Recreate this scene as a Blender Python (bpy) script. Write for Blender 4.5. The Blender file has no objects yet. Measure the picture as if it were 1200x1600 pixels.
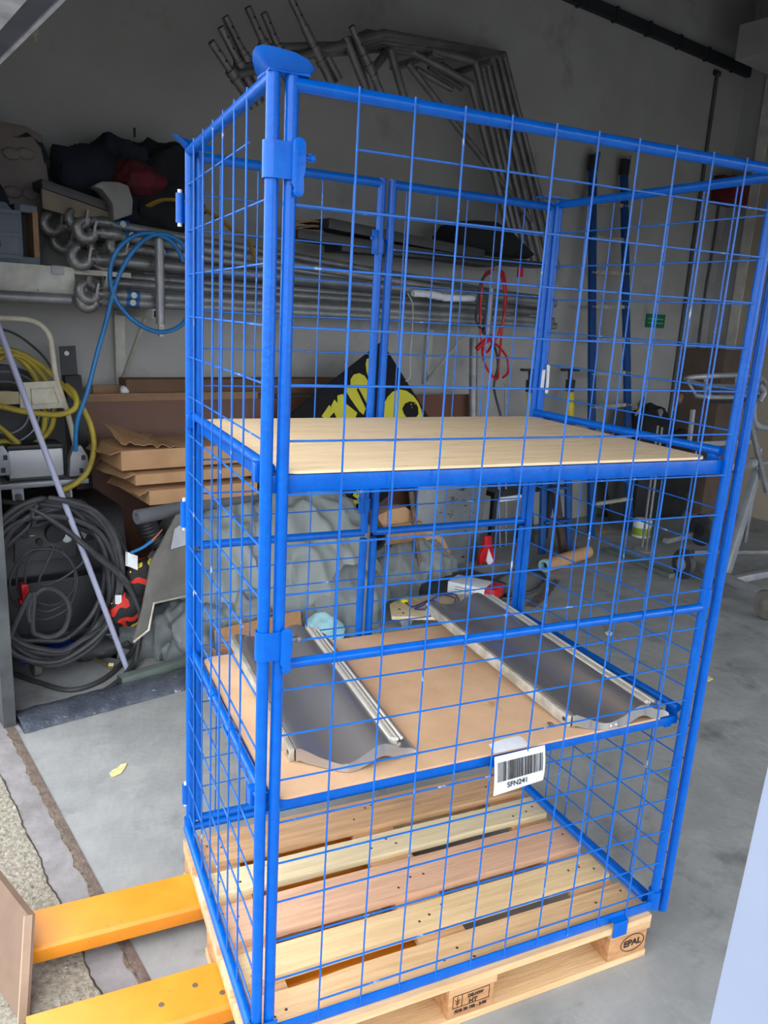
import bpy, bmesh, math, random
from mathutils import Vector, Matrix, Euler, noise
R_ = random.Random(11)
scene = bpy.context.scene
COL = scene.collection

# ------------------------------------------------------------------ camera
CAMLOC = Vector((-0.427, -1.440, 1.796))
CAMROT = Euler((1.32757, -0.05254, -0.42445), 'XYZ')
FPX = 1226.0
cam_data = bpy.data.cameras.new('camera')
cam_data.sensor_fit = 'AUTO'; cam_data.sensor_width = 36.0
cam_data.lens = FPX / 1600.0 * 36.0
cam_data.clip_start = 0.02
cam = bpy.data.objects.new('camera', cam_data)
cam.location = CAMLOC; cam.rotation_euler = CAMROT
COL.objects.link(cam); scene.camera = cam

# ------------------------------------------------------------------ world light: bright overcast sky outside the open gate
world = bpy.data.worlds.new('overcast_sky'); scene.world = world; world.use_nodes = True
wn = world.node_tree.nodes; wl = world.node_tree.links
bg = wn['Background']
tcw = wn.new('ShaderNodeTexCoord'); spw = wn.new('ShaderNodeSeparateXYZ'); rpw = wn.new('ShaderNodeValToRGB')
wl.new(tcw.outputs['Generated'], spw.inputs[0]); wl.new(spw.outputs['Z'], rpw.inputs['Fac'])       # overcast sky: brighter overhead
rpw.color_ramp.elements[0].position = 0.0; rpw.color_ramp.elements[0].color = (.66, .71, .76, 1)
rpw.color_ramp.elements[1].position = 0.9; rpw.color_ramp.elements[1].color = (1.0, 1.0, 1.0, 1)
wl.new(rpw.outputs['Color'], bg.inputs['Color']); bg.inputs['Strength'].default_value = 1.6
scene.view_settings.view_transform = 'Standard'
scene.view_settings.look = 'None'
scene.view_settings.gamma = 1.0
scene.view_settings.use_curve_mapping = False
scene.view_settings.exposure = 1.6
scene.cycles.use_denoising = True
scene.cycles.max_bounces = 8
scene.cycles.diffuse_bounces = 5

# ------------------------------------------------------------------ frames: the garage is turned 12.4 degrees from the cage
A = math.radians(12.4)
U = Vector((math.cos(A), math.sin(A), 0)); V = Vector((-math.sin(A), math.cos(A), 0)); ZZ = Vector((0, 0, 1))
def W(u, v, z): return U*u + V*v + ZZ*z
_RM = CAMROT.to_matrix()
def ray(px, py): return _RM @ Vector(((px-600)/FPX, -(py-800)/FPX, -1))
def P(px, py, v=None, u=None, z=None, x=None, y=None):
    """the point of a real plane (wall distance v, depth u, height z ...) that lies behind a pixel of the photograph"""
    d = ray(px, py)
    if v is not None: t = (v - CAMLOC.dot(V))/d.dot(V)
    elif u is not None: t = (u - CAMLOC.dot(U))/d.dot(U)
    elif z is not None: t = (z - CAMLOC.z)/d.z
    elif x is not None: t = (x - CAMLOC.x)/d.x
    else: t = (y - CAMLOC.y)/d.y
    return CAMLOC + d*t

# ------------------------------------------------------------------ materials
def lin(c):
    return tuple(((x/255)/12.92 if x/255 <= 0.04045 else (((x/255)+0.055)/1.055)**2.4) for x in c) + (1,)
def mat(name, c1, c2=None, rough=0.6, metal=0.0, scale=6.0, detail=6.0, stretch=(1, 1, 1), bump=0.0, bscale=None,
        spots=None, lo=0.35, hi=0.65, coat=0.0, noise_rough=0.6, spec=0.5):
    m = bpy.data.materials.new(name); m.use_nodes = True
    n = m.node_tree.nodes; l = m.node_tree.links; b = n['Principled BSDF']
    b.inputs['Roughness'].default_value = rough; b.inputs['Metallic'].default_value = metal
    b.inputs['Specular IOR Level'].default_value = spec
    if coat: b.inputs['Coat Weight'].default_value = coat
    c2 = c2 or tuple(max(0, x*0.86) for x in c1)
    tc = n.new('ShaderNodeTexCoord'); mp = n.new('ShaderNodeMapping'); mp.inputs['Scale'].default_value = stretch
    l.new(tc.outputs['Object'], mp.inputs['Vector'])
    nz = n.new('ShaderNodeTexNoise'); nz.inputs['Scale'].default_value = scale; nz.inputs['Detail'].default_value = detail
    nz.inputs['Roughness'].default_value = noise_rough
    l.new(mp.outputs['Vector'], nz.inputs['Vector'])
    rp = n.new('ShaderNodeValToRGB'); rp.color_ramp.elements[0].position = lo; rp.color_ramp.elements[1].position = hi
    rp.color_ramp.elements[0].color = lin(c2); rp.color_ramp.elements[1].color = lin(c1)
    l.new(nz.outputs['Fac'], rp.inputs['Fac'])
    out = rp.outputs['Color']
    for s in (spots or []):                      # (colour, scale, threshold, width, stretch)
        n2 = n.new('ShaderNodeTexNoise'); n2.inputs['Scale'].default_value = s[1]; n2.inputs['Detail'].default_value = 5
        n2.inputs['Roughness'].default_value = 0.65
        mp2 = n.new('ShaderNodeMapping'); mp2.inputs['Scale'].default_value = s[4] if len(s) > 4 else (1, 1, 1)
        mp2.inputs['Location'].default_value = (3.1, 7.7, 1.3)
        l.new(tc.outputs['Object'], mp2.inputs['Vector']); l.new(mp2.outputs['Vector'], n2.inputs['Vector'])
        r2 = n.new('ShaderNodeValToRGB'); r2.color_ramp.elements[0].position = s[2]; r2.color_ramp.elements[1].position = s[2]+s[3]
        r2.color_ramp.elements[0].color = (0, 0, 0, 1); r2.color_ramp.elements[1].color = (1, 1, 1, 1)
        l.new(n2.outputs['Fac'], r2.inputs['Fac'])
        mx = n.new('ShaderNodeMix'); mx.data_type = 'RGBA'
        l.new(r2.outputs['Color'], mx.inputs[0]); l.new(out, mx.inputs[6]); mx.inputs[7].default_value = lin(s[0])
        out = mx.outputs[2]
    l.new(out, b.inputs['Base Color'])
    if bump:
        n3 = n.new('ShaderNodeTexNoise'); n3.inputs['Scale'].default_value = bscale or scale*4; n3.inputs['Detail'].default_value = 6
        l.new(mp.outputs['Vector'], n3.inputs['Vector'])
        bp = n.new('ShaderNodeBump'); bp.inputs['Strength'].default_value = bump; bp.inputs['Distance'].default_value = 0.02
        l.new(n3.outputs['Fac'], bp.inputs['Height']); l.new(bp.outputs['Normal'], b.inputs['Normal'])
    return m
def camo(name, cols, scale):
    m = bpy.data.materials.new(name); m.use_nodes = True
    n = m.node_tree.nodes; l = m.node_tree.links; b = n['Principled BSDF']; b.inputs['Roughness'].default_value = .7
    tc = n.new('ShaderNodeTexCoord'); vo = n.new('ShaderNodeTexNoise'); vo.inputs['Scale'].default_value = scale; vo.inputs['Detail'].default_value = 1.5
    l.new(tc.outputs['Object'], vo.inputs['Vector'])
    rp = n.new('ShaderNodeValToRGB'); rp.color_ramp.interpolation = 'CONSTANT'
    rp.color_ramp.elements[0].color = lin(cols[0]); rp.color_ramp.elements[0].position = 0
    rp.color_ramp.elements[1].color = lin(cols[1]); rp.color_ramp.elements[1].position = .42
    for k, c in enumerate(cols[2:]):
        e = rp.color_ramp.elements.new(.5+.07*k); e.color = lin(c)
    l.new(vo.outputs['Fac'], rp.inputs['Fac']); l.new(rp.outputs['Color'], b.inputs['Base Color'])
    return m

BLUE = mat('blue_gloss_paint', (0, 95, 194), (0, 86, 184), rough=.27, scale=30, bump=.06, bscale=90, coat=.0, spec=.3,
           spots=[((190, 205, 225), 60, .74, .03)])
BLUEW = mat('blue_wire_paint', (6, 103, 196), (0, 90, 182), rough=.4, scale=14,
            spots=[((160, 180, 204), 17, .645, .07), ((120, 92, 82), 23, .68, .05)])
CHALK = mat('white_plastic', (222, 226, 230), rough=.4)
PLY = mat('plywood_sheet', (246, 220, 178), (236, 204, 160), rough=.55, scale=4, stretch=(1.4, 9, 9), bump=.05,
          spots=[((186, 148, 108), 7, .60, .10, (1, 9, 9))])
HARDB = mat('hardboard_sheet', (214, 178, 144), (200, 162, 126), rough=.6, scale=7, bump=.04, bscale=120,
            spots=[((170, 126, 92), 140, .70, .04), ((182, 142, 106), 3, .62, .06)])
WOODS = [mat('pallet_wood_'+n, c1, c2, rough=.75, scale=4, stretch=(1.0, 16, 16), bump=.15,
             spots=[((c1[0]*.66, c1[1]*.58, c1[2]*.52), 5, .67, .05, (1.2, 5, 5)), ((c1[0]*.8, c1[1]*.76, c1[2]*.72), 3, .60, .16, (.8, 14, 14))])
         for n, c1, c2 in (('tan', (226, 190, 146), (206, 168, 122)), ('straw', (230, 202, 156), (214, 184, 138)),
                           ('rosy', (222, 182, 152), (204, 162, 132)), ('pale', (228, 214, 176), (212, 194, 156)), ('brown', (212, 174, 132), (188, 148, 108)))]
ENDG = mat('end_grain_wood', (214, 164, 106), (176, 120, 68), rough=.8, scale=60, stretch=(1, 1, 3), bump=.15)
BLOCKW = mat('pallet_block_wood', (200, 152, 106), (168, 118, 76), rough=.8, scale=6, stretch=(2, 8, 8), bump=.15)
INK = mat('black_ink', (52, 40, 34), rough=.8)
PINK_ = mat('print_black', (30, 30, 34), rough=.7)
PAPER = mat('white_paper', (226, 230, 236), (214, 219, 226), rough=.6, scale=20)
STEEL = mat('brushed_steel', (186, 182, 179), (176, 172, 170), rough=.27, metal=.8, scale=2)
CHROME = mat('polished_edging', (236, 232, 220), (220, 217, 206), rough=.25, metal=.45, scale=4)
ALU = mat('mill_aluminium', (214, 211, 200), (168, 164, 150), rough=.5, metal=.55, scale=18, bump=.1)
GALV = mat('galvanised_tube', (150, 152, 155), (122, 125, 129), rough=.42, metal=.4, scale=9, bump=.08, spots=[((86, 82, 78), 6, .64, .08)])
DARKALU = mat('weathered_alloy_tube', (134, 134, 134), (108, 108, 109), rough=.45, metal=.4, scale=7, bump=.08)
CAST = mat('cast_coupler', (142, 141, 140), (108, 107, 107), rough=.36, metal=.5, scale=22, bump=.15)
YELF = mat('yellow_truck_paint', (228, 146, 40), (214, 130, 28), rough=.42, scale=5, bump=.05,
           spots=[((150, 112, 62), 26, .67, .05, (1, 3, 3)), ((120, 104, 84), 9, .70, .05)])
BROWNP = mat('brown_housing', (126, 104, 88), (112, 90, 76), rough=.6, scale=6)
EDGEB = mat('worn_panel_edge', (176, 150, 128), rough=.6)
CONC = mat('smooth_concrete', (154, 156, 156), (132, 135, 136), rough=.72, scale=3.2, detail=9, bump=.12, bscale=26, noise_rough=.7,
           spots=[((160, 162, 161), 5, .54, .25), ((100, 101, 102), 4, .56, .2), ((88, 86, 84), 60, .76, .02)])
STRIPC = mat('sill_concrete', (142, 139, 142), (116, 113, 114), rough=.75, scale=7, detail=9, bump=.2, bscale=30,
             spots=[((124, 116, 108), 5, .62, .08)])
AGG = mat('exposed_aggregate', (158, 153, 140), (118, 112, 100), rough=.85, scale=55, detail=4, bump=.6, bscale=70,
          spots=[((90, 78, 68), 46, .64, .03), ((186, 184, 176), 38, .66, .04), ((110, 104, 94), 4, .62, .1)])
RUST = mat('rusty_steel', (120, 106, 98), (90, 76, 70), rough=.8, scale=24, bump=.3, metal=.2)
GRIT = mat('gritty_joint', (138, 124, 108), (84, 74, 64), rough=.95, scale=60, bump=.6)
WALLW = mat('white_plaster', (176, 176, 174), (166, 165, 162), rough=.85, scale=2.2, bump=.08, bscale=40,
            spots=[((100, 98, 94), 26, .76, .03, (1, 1, .6)), ((150, 148, 144), 1.6, .58, .12)])
WALLB = mat('painted_block', (172, 172, 172), (160, 160, 160), rough=.85, scale=2)
CEILM = mat('ceiling_boards', (150, 150, 150), rough=.9)
DARKT = mat('dark_trunking', (40, 44, 50), rough=.6)
PIPEG = mat('dull_conduit', (92, 88, 86), rough=.6)
JAMB = mat('dark_jamb_steel', (92, 96, 98), (70, 74, 78), rough=.5, metal=.3)
GATE = mat('gate_sheet', (236, 240, 246), (190, 196, 206), rough=.35, metal=.2, scale=9)
GATED = mat('gate_frame', (92, 98, 110), (74, 80, 92), rough=.5)
WHITEP = mat('white_bracket_paint', (198, 198, 190), (176, 174, 164), rough=.5, scale=14, spots=[((120, 104, 86), 22, .7, .04)])
CREAM = mat('cream_paint', (206, 202, 184), (186, 180, 160), rough=.5, scale=12, spots=[((120, 110, 92), 26, .68, .04)])
DBLACK = mat('black_plastic', (42, 44, 48), (34, 36, 40), rough=.45, scale=12)
RUBBER = mat('black_rubber', (62, 64, 68), (50, 52, 56), rough=.55, scale=20, bump=.1)
CHARC = mat('charcoal_paint', (62, 62, 64), (50, 50, 52), rough=.5, scale=5, bump=.1)
TARP = mat('grey_tarpaulin', (146, 153, 152), (128, 135, 135), rough=.5, scale=4, bump=.6, bscale=6, stretch=(1, 1, .45))
TARPD = mat('dark_tarpaulin', (122, 129, 130), (104, 111, 113), rough=.5, scale=4, bump=.6, bscale=7, stretch=(1, 1, .45))
CARD = mat('cardboard', (188, 150, 112), (168, 130, 94), rough=.85, scale=4, bump=.05)
CARDE = mat('corrugated_cardboard', (176, 136, 98), (150, 112, 78), rough=.9, scale=5, stretch=(60, 60, 1), bump=.2)
BROWNB = mat('brown_film_board', (112, 74, 58), (100, 64, 50), rough=.5, scale=2, bump=.03)
BROWNE = mat('raw_board_edge', (156, 122, 92), rough=.8, scale=10, stretch=(1, 1, 10))
NAVY = mat('navy_cloth', (26, 34, 50), (16, 22, 36), rough=.85, scale=8, bump=.2)
BLACKC = mat('black_cloth', (24, 26, 30), (16, 18, 20), rough=.85, scale=8, bump=.2)
MAROON = mat('maroon_paint', (110, 26, 34), (92, 18, 26), rough=.5)
REDP = mat('red_plastic', (200, 26, 34), (176, 18, 28), rough=.35)
BLUEH = mat('blue_air_hose', (34, 124, 190), (24, 104, 168), rough=.4)
YELH = mat('yellow_hose', (190, 172, 62), (160, 140, 48), rough=.5, scale=9, spots=[((100, 92, 52), 12, .64, .06)])
LAV = mat('pale_plastic_pole', (170, 174, 200), (160, 164, 192), rough=.4)
FOAM = mat('grey_foam', (104, 106, 112), (90, 92, 98), rough=.9)
MAT_ = mat('grey_rubber_mat', (112, 110, 106), (92, 90, 86), rough=.7, scale=6, bump=.1)
WRAP = mat('film_wrapped_bar', (86, 92, 104), (60, 66, 78), rough=.25, scale=14, bump=.35, spots=[((190, 196, 205), 16, .66, .05, (1, 3, 1))])
GREENG = mat('greenish_profile', (112, 126, 120), (92, 104, 100), rough=.35)
SIGNB = mat('black_sign_face', (16, 18, 26), (12, 14, 20), rough=.6, spec=.2, spots=[((196, 190, 120), 60, .70, .02)])
SIGNY = mat('sign_yellow', (206, 200, 40), (196, 188, 34), rough=.5)
LBLUE = mat('blue_fibreglass', (16, 74, 140), (12, 62, 122), rough=.5, scale=8)
YEL = mat('yellow_label', (226, 206, 30), rough=.5)
GREYM = mat('grey_steel_paint', (164, 168, 174), (146, 150, 157), rough=.4, metal=.4, scale=10)
SHEETM = mat('scuffed_zinc_sheet', (128, 134, 138), (104, 110, 115), rough=.45, metal=.4, scale=3, spots=[((48, 50, 52), 9, .60, .06, (1, 1, 2.2))])
BEIGE = mat('beige_door_paint', (176, 166, 148), (164, 154, 136), rough=.6, scale=2)
LTRIM = mat('white_door_trim', (214, 212, 204), rough=.5)
SIGNG = mat('green_sign', (10, 122, 84), rough=.5)
BIRCH = mat('birch_ply', (222, 204, 168), (206, 186, 148), rough=.55, scale=4, stretch=(8, 1, 8))
CYAN = mat('pale_blue_cloth', (160, 204, 214), (140, 186, 198), rough=.8, scale=30, bump=.3)
TAN = mat('yellow_strap', (168, 138, 60), (140, 112, 44), rough=.7)
GREYC = mat('grey_canister', (132, 132, 130), (116, 116, 114), rough=.55)
MOULD = mat('taupe_moulded_case', (122, 114, 108), (106, 98, 94), rough=.6)
CRATEG = mat('blue_grey_crate', (96, 106, 118), (84, 94, 106), rough=.5)
VAN = mat('pale_lacquer', (146, 157, 180), (140, 152, 176), rough=.3, coat=.4, scale=2)
CHIP = mat('cream_paint_flake', (224, 216, 156), rough=.8, scale=30)
BRASS = mat('brass', (190, 176, 130), rough=.35, metal=.8)
CASTOR = mat('castor_rubber', (120, 118, 112), (100, 98, 92), rough=.6)
GLOVES = camo('patterned_gloves', [(20, 20, 22), (196, 40, 28), (24, 22, 22), (214, 196, 40), (40, 110, 60)], 7)

# ------------------------------------------------------------------ mesh builder (world coordinates)
class MB:
    def __init__(s): s.v = []; s.f = []
    def add(s, vs, fs):
        o = len(s.v); s.v += [Vector(x) for x in vs]; s.f += [tuple(i+o for i in f) for f in fs]; return s
    def box(s, c, size, ax=None):
        c = Vector(c); ax = ax or (Vector((1, 0, 0)), Vector((0, 1, 0)), ZZ); h = [x/2 for x in size]
        vs = [c + ax[0]*h[0]*i + ax[1]*h[1]*j + ax[2]*h[2]*k for k in (-1, 1) for j in (-1, 1) for i in (-1, 1)]
        return s.add(vs, [(0, 2, 3, 1), (4, 5, 7, 6), (0, 1, 5, 4), (2, 6, 7, 3), (0, 4, 6, 2), (1, 3, 7, 5)])
    def uvbox(s, u0, u1, v0, v1, z0, z1):
        return s.box(W((u0+u1)/2, (v0+v1)/2, (z0+z1)/2), (u1-u0, v1-v0, z1-z0), (U, V, ZZ))
    def beam(s, a, b, w, h, up=None):
        a = Vector(a); b = Vector(b); d = (b-a); L = d.length; d.normalize()
        up = up or (ZZ if abs(d.z) < .95 else V); sd = d.cross(up).normalized(); up2 = sd.cross(d).normalized()
        return s.box((a+b)/2, (L, w, h), (d, sd, up2))
    def tube(s, pts, r, n=10, closed=False, caps=True, flat=1.0):
        pts = [Vector(p) for p in pts]; m = len(pts); rr = r if isinstance(r, (list, tuple)) else [r]*m
        T = []
        for i in range(m):
            a = pts[(i-1) % m] if (closed or i > 0) else pts[i]; b = pts[(i+1) % m] if (closed or i < m-1) else pts[i]
            t = (b-a); T.append(t.normalized() if t.length > 1e-9 else Vector((0, 0, 1)))
        ref = ZZ if abs(T[0].z) < .9 else Vector((1, 0, 0))
        N = (ref - T[0]*ref.dot(T[0])).normalized(); vs = []
        for i in range(m):
            N = (N - T[i]*N.dot(T[i])); N = N.normalized() if N.length > 1e-9 else T[i].orthogonal().normalized()
            B = T[i].cross(N)
            for k in range(n):
                a = 2*math.pi*k/n; vs.append(pts[i] + N*math.cos(a)*rr[i]*flat + B*math.sin(a)*rr[i])
        fs = []
        for i in range(m if closed else m-1):
            j = (i+1) % m
            for k in range(n): fs.append((i*n+k, i*n+(k+1) % n, j*n+(k+1) % n, j*n+k))
        if caps and not closed: fs += [tuple(range(n-1, -1, -1)), tuple((m-1)*n+k for k in range(n))]
        return s.add(vs, fs)
    def pipe(s, a, b, r, ri, n=14):
        """hollow tube"""
        a = Vector(a); b = Vector(b); d = (b-a).normalized(); N = d.orthogonal().normalized(); B = d.cross(N); vs = []
        for p, q in ((a, r), (b, r), (b, ri), (a, ri)):
            for k in range(n): t = 2*math.pi*k/n; vs.append(p + (N*math.cos(t)+B*math.sin(t))*q)
        fs = [(i*n+k, i*n+(k+1) % n, ((i+1) % 4)*n+(k+1) % n, ((i+1) % 4)*n+k) for i in range(4) for k in range(n)]
        return s.add(vs, fs)
    def prism(s, poly, vec):
        poly = [Vector(p) for p in poly]; vec = Vector(vec); n = len(poly)
        return s.add(poly + [p+vec for p in poly], [tuple(range(n-1, -1, -1)), tuple(range(n, 2*n))] + [(i, (i+1) % n, n+(i+1) % n, n+i) for i in range(n)])
    def lathe(s, a, b, prof, n=18):
        a = Vector(a); d = Vector(b)-a; L = d.length; d.normalize(); N = d.orthogonal().normalized(); B = d.cross(N); vs = []
        for t, r in prof:
            for k in range(n): q = 2*math.pi*k/n; vs.append(a + d*(t*L) + (N*math.cos(q)+B*math.sin(q))*r)
        m = len(prof)
        fs = [(i*n+k, i*n+(k+1) % n, (i+1)*n+(k+1) % n, (i+1)*n+k) for i in range(m-1) for k in range(n)] + [tuple(range(n-1, -1, -1)), tuple((m-1)*n+k for k in range(n))]
        return s.add(vs, fs)
    def grid(s, fn, nu, nv, thick=None):
        g = [[Vector(fn(i/(nu-1), j/(nv-1))) for j in range(nv)] for i in range(nu)]
        vs = [p for r in g for p in r]; I = lambda i, j: i*nv+j
        fs = [(I(i, j), I(i+1, j), I(i+1, j+1), I(i, j+1)) for i in range(nu-1) for j in range(nv-1)]
        if thick is not None:
            t = Vector(thick); o = len(vs); vs += [p+t for p in vs]
            fs += [tuple(o+k for k in reversed(f)) for f in fs]
            rim = [I(i, 0) for i in range(nu)] + [I(nu-1, j) for j in range(1, nv)] + [I(i, nv-1) for i in range(nu-2, -1, -1)] + [I(0, j) for j in range(nv-2, 0, -1)]
            for a, b in zip(rim, rim[1:]+rim[:1]): fs.append((b, a, a+o, b+o))
        return s.add(vs, fs)
    def blob(s, c, rad, amp=.12, freq=3.0, seed=0, nu=40, nv=24, floor=None, ax=None, sharp=True, drape=1.0):
        c = Vector(c); ax = ax or (U, V, ZZ); off = Vector((seed*7.3, seed*3.1, seed*1.7)); vs = []
        for j in range(nv+1):
            th = math.pi*j/nv
            for i in range(nu):
                ph = 2*math.pi*i/nu; d = Vector((math.sin(th)*math.cos(ph), math.sin(th)*math.sin(ph), math.cos(th)))
                p0 = Vector((d.x*rad[0], d.y*rad[1], d.z*rad[2]))
                q = Vector((p0.x, p0.y, p0.z*drape))*freq + off
                if sharp:
                    f = (1-2.2*abs(noise.noise(q)))*.6 + (1-2.2*abs(noise.noise(q*2.1+off)))*.3 + noise.noise(q*.6)*.7
                else: f = noise.noise(q) + .5*noise.noise(q*2)
                k = 1 + amp*f
                w = ax[0]*p0.x*k + ax[1]*p0.y*k + ax[2]*p0.z*k + c
                if floor is not None and w.z < floor: w.z = floor
                vs.append(w)
        fs = [(j*nu+i, (j+1)*nu+i, (j+1)*nu+(i+1) % nu, j*nu+(i+1) % nu) for j in range(nv) for i in range(nu)]
        return s.add(vs, fs)
    def mesh(s, name, m, smooth=40, bevel=0.0):
        me = bpy.data.meshes.new(name); me.from_pydata([tuple(v) for v in s.v], [], s.f)
        bm = bmesh.new(); bm.from_mesh(me); bmesh.ops.remove_doubles(bm, verts=bm.verts, dist=1e-6)
        bmesh.ops.recalc_face_normals(bm, faces=bm.faces)
        if bevel:
            es = [e for e in bm.edges if len(e.link_faces) == 2 and e.calc_face_angle(0) > .6]
            bmesh.ops.bevel(bm, geom=es, offset=bevel, segments=2, affect='EDGES', profile=.6)
        for f in bm.faces: f.smooth = True
        bm.to_mesh(me); bm.free()
        me.set_sharp_from_angle(angle=math.radians(smooth))
        me.materials.append(m)
        o = bpy.data.objects.new(name, me); COL.objects.link(o); return o

def struct(name, mb, m, bevel=0):
    o = mb.mesh(name, m, bevel=bevel); o['kind'] = 'structure'; return o

class Thing:
    def __init__(s, name, label, cat, group=None): s.name, s.label, s.cat, s.group = name, label, cat, group; s.parts = []; s.subs = []
    def part(s, name, mb, m, label=None, bevel=0, smooth=40, obj=None):
        o = obj or mb.mesh(name, m, smooth, bevel); s.parts.append(o)
        if label: o['label'] = label
        return o
    def sub(s, parent, name, mb, m, label=None, bevel=0, smooth=40, obj=None):
        o = obj or mb.mesh(name, m, smooth, bevel); s.subs.append((o, parent))
        if label: o['label'] = label
        return o
    def done(s):
        allo = s.parts + [o for o, _ in s.subs]
        co = [v.co for o in s.parts for v in o.data.vertices]
        loc = Vector(((min(c.x for c in co)+max(c.x for c in co))/2, (min(c.y for c in co)+max(c.y for c in co))/2, min(c.z for c in co)))
        for o in allo: o.data.transform(Matrix.Translation(-loc))
        if len(s.parts) == 1 and s.parts[0].name.split('.')[0] == s.name: r = s.parts[0]; r.location = loc
        else:
            r = bpy.data.objects.new(s.name, None); r.empty_display_size = .1; COL.objects.link(r); r.location = loc
            for o in s.parts: o.parent = r
        for o, p in s.subs: o.parent = p
        r['label'] = s.label; r['category'] = s.cat
        if s.group: r['group'] = s.group
        return r
def solo(name, mb, m, label, cat, group=None, bevel=0, smooth=40):
    t = Thing(name, label, cat, group); t.part(name, mb, m, bevel=bevel, smooth=smooth); return t.done()
def text_mesh(name, body, size, origin, xax, yax, m, bold=0.0, depth=.0006):
    cu = bpy.data.curves.new('lettering', 'FONT'); cu.body = body; cu.size = size; cu.align_x = 'CENTER'; cu.align_y = 'CENTER'; cu.offset = bold; cu.extrude = depth
    to = bpy.data.objects.new('lettering', cu); COL.objects.link(to)
    me = bpy.data.meshes.new_from_object(to.evaluated_get(bpy.context.evaluated_depsgraph_get()))
    bpy.data.objects.remove(to); bpy.data.curves.remove(cu)
    xax = Vector(xax).normalized(); yax = Vector(yax); yax = (yax-xax*yax.dot(xax)).normalized(); zax = xax.cross(yax)
    M = Matrix((xax, yax, zax)).transposed().to_4x4(); M.translation = Vector(origin); me.transform(M)
    me.materials.clear(); me.materials.append(m); me.name = name
    o = bpy.data.objects.new(name, me); COL.objects.link(o); return o
def smoothpath(pts, k=8, closed=False):
    pts = [Vector(p) for p in pts]; n = len(pts); out = []
    for i in range(n if closed else n-1):
        p0 = pts[(i-1) % n] if (closed or i > 0) else pts[i]; p1 = pts[i]; p2 = pts[(i+1) % n]; p3 = pts[(i+2) % n] if (closed or i < n-2) else p2
        for j in range(k):
            t = j/k
            out.append(.5*((2*p1)+(-p0+p2)*t+(2*p0-5*p1+4*p2-p3)*t*t+(-p0+3*p1-3*p2+p3)*t**3))
    if not closed: out.append(pts[-1])
    return out

# ================================================================== SETTING
WALLV, ENDU, FRONTU, NEARV = 3.45, 7.1, -0.12, -2.3
struct('floor', MB().uvbox(-.10, ENDU, NEARV, WALLV, -.12, 0), CONC)
struct('ground', MB().uvbox(-1.7, -.222, NEARV, 6, -.14, -.0015), AGG)
gd = MB().uvbox(-70, -1.7, -70, 70, -.14, -.004); gd.uvbox(-1.7, -.225, -70, NEARV, -.14, -.004); gd.uvbox(-1.7, -.225, 6, 70, -.14, -.004); gd.uvbox(-.225, 70, -70, NEARV, -.14, -.004)
struct('ground_yard', gd, mat('low_bounce_ground', (96, 96, 98), (76, 76, 78), rough=.9, scale=30))  # unseen yard, made dark so less light bounces up the walls
struct('trim_1', MB().uvbox(-.225, -.125, NEARV, 6, -.13, -.001), STRIPC)             # concrete sill of the gate
rail = MB(); rail.uvbox(-.125, -.10, NEARV, 2.09, -.10, .003)
struct('trim_2', rail, RUST)                                                       # floor rail of the gate
grit = MB()
grit.grid(lambda a, b: W(-.124-.022*a*(.3+1.6*abs(noise.noise(Vector((0, b*55, 2))))), -2.3+4.39*b, .0015+.002*noise.noise(Vector((a*9, b*60, 0)))), 6, 160)
struct('trim_3', grit, GRIT)
crack = MB()
crack.grid(lambda a, b: W(-.225+.0045*(a-.5)*(1+noise.noise(Vector((0, b*90, 1))))+.010*noise.noise(Vector((0, b*30, 5)))+.005*noise.noise(Vector((0, b*140, 5))), -2.3+4.39*b, .0006), 2, 700, (0, 0, -.004))
struct('trim_4', crack, mat('dark_crack', (58, 52, 46), rough=.95))
struct('wall_back', MB().uvbox(-.3, ENDU+.2, WALLV, WALLV+.2, -.1, 5.4), WALLW)
struct('wall_right', MB().uvbox(ENDU, ENDU+.2, NEARV-.2, WALLV, -.1, 5.4), WALLB)
nw = MB(); nw.uvbox(-.3, .2, NEARV-.2, NEARV, -.1, 5.4); nw.uvbox(6.6, ENDU+.2, NEARV-.2, NEARV, -.1, 5.4); nw.uvbox(.2, 6.6, NEARV-.2, NEARV, 2.6, 5.4)
struct('wall_near', nw, WALLB)                                                      # near wall with an unseen opening, added to let in more daylight
fw = MB(); fw.uvbox(-.30, -.10, 2.13, WALLV, -.1, 5.4); fw.uvbox(-.30, -.10, NEARV, NEARV+.15, -.1, 5.4); fw.uvbox(-.30, -.10, NEARV+.15, 2.13, 2.66, 5.4)
struct('wall_front', fw, WALLB)
struct('ceiling', MB().uvbox(-.3, ENDU+.2, NEARV-.2, WALLV+.2, 5.4, 5.55), CEILM)
struct('trim_5', MB().uvbox(-.14, -.09, 2.045, 2.13, 0, 2.54), JAMB)                # left jamb of the gate
hd = MB(); hd.uvbox(-.16, -.08, NEARV, 2.13, 2.535, 2.60)
struct('trim_6', hd, GATED)
struct('trim_9', MB().uvbox(-.078, -.066, NEARV, 2.13, 2.53, 2.56), GATE)
struct('door_2', MB().uvbox(-.22, -.165, NEARV, 2.13, 2.50, 2.62), GATE)             # raised gate, bottom edge showing
# end wall: pillar, white frame, beige door
p = P(1183, 246, u=ENDU); vtr = p.dot(V)
struct('trim_7', MB().uvbox(ENDU-.05, ENDU, vtr-.10, vtr, 0, 4.2), LTRIM)
struct('door_1', MB().uvbox(ENDU-.03, ENDU, vtr-1.6, vtr-.10, 0, 4.1), BEIGE)
p = P(1175, 48, u=6.5)
struct('trim_8', MB().uvbox(6.3, ENDU, p.dot(V)-2.5, p.dot(V), p.z-.28, p.z), WALLB)
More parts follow.
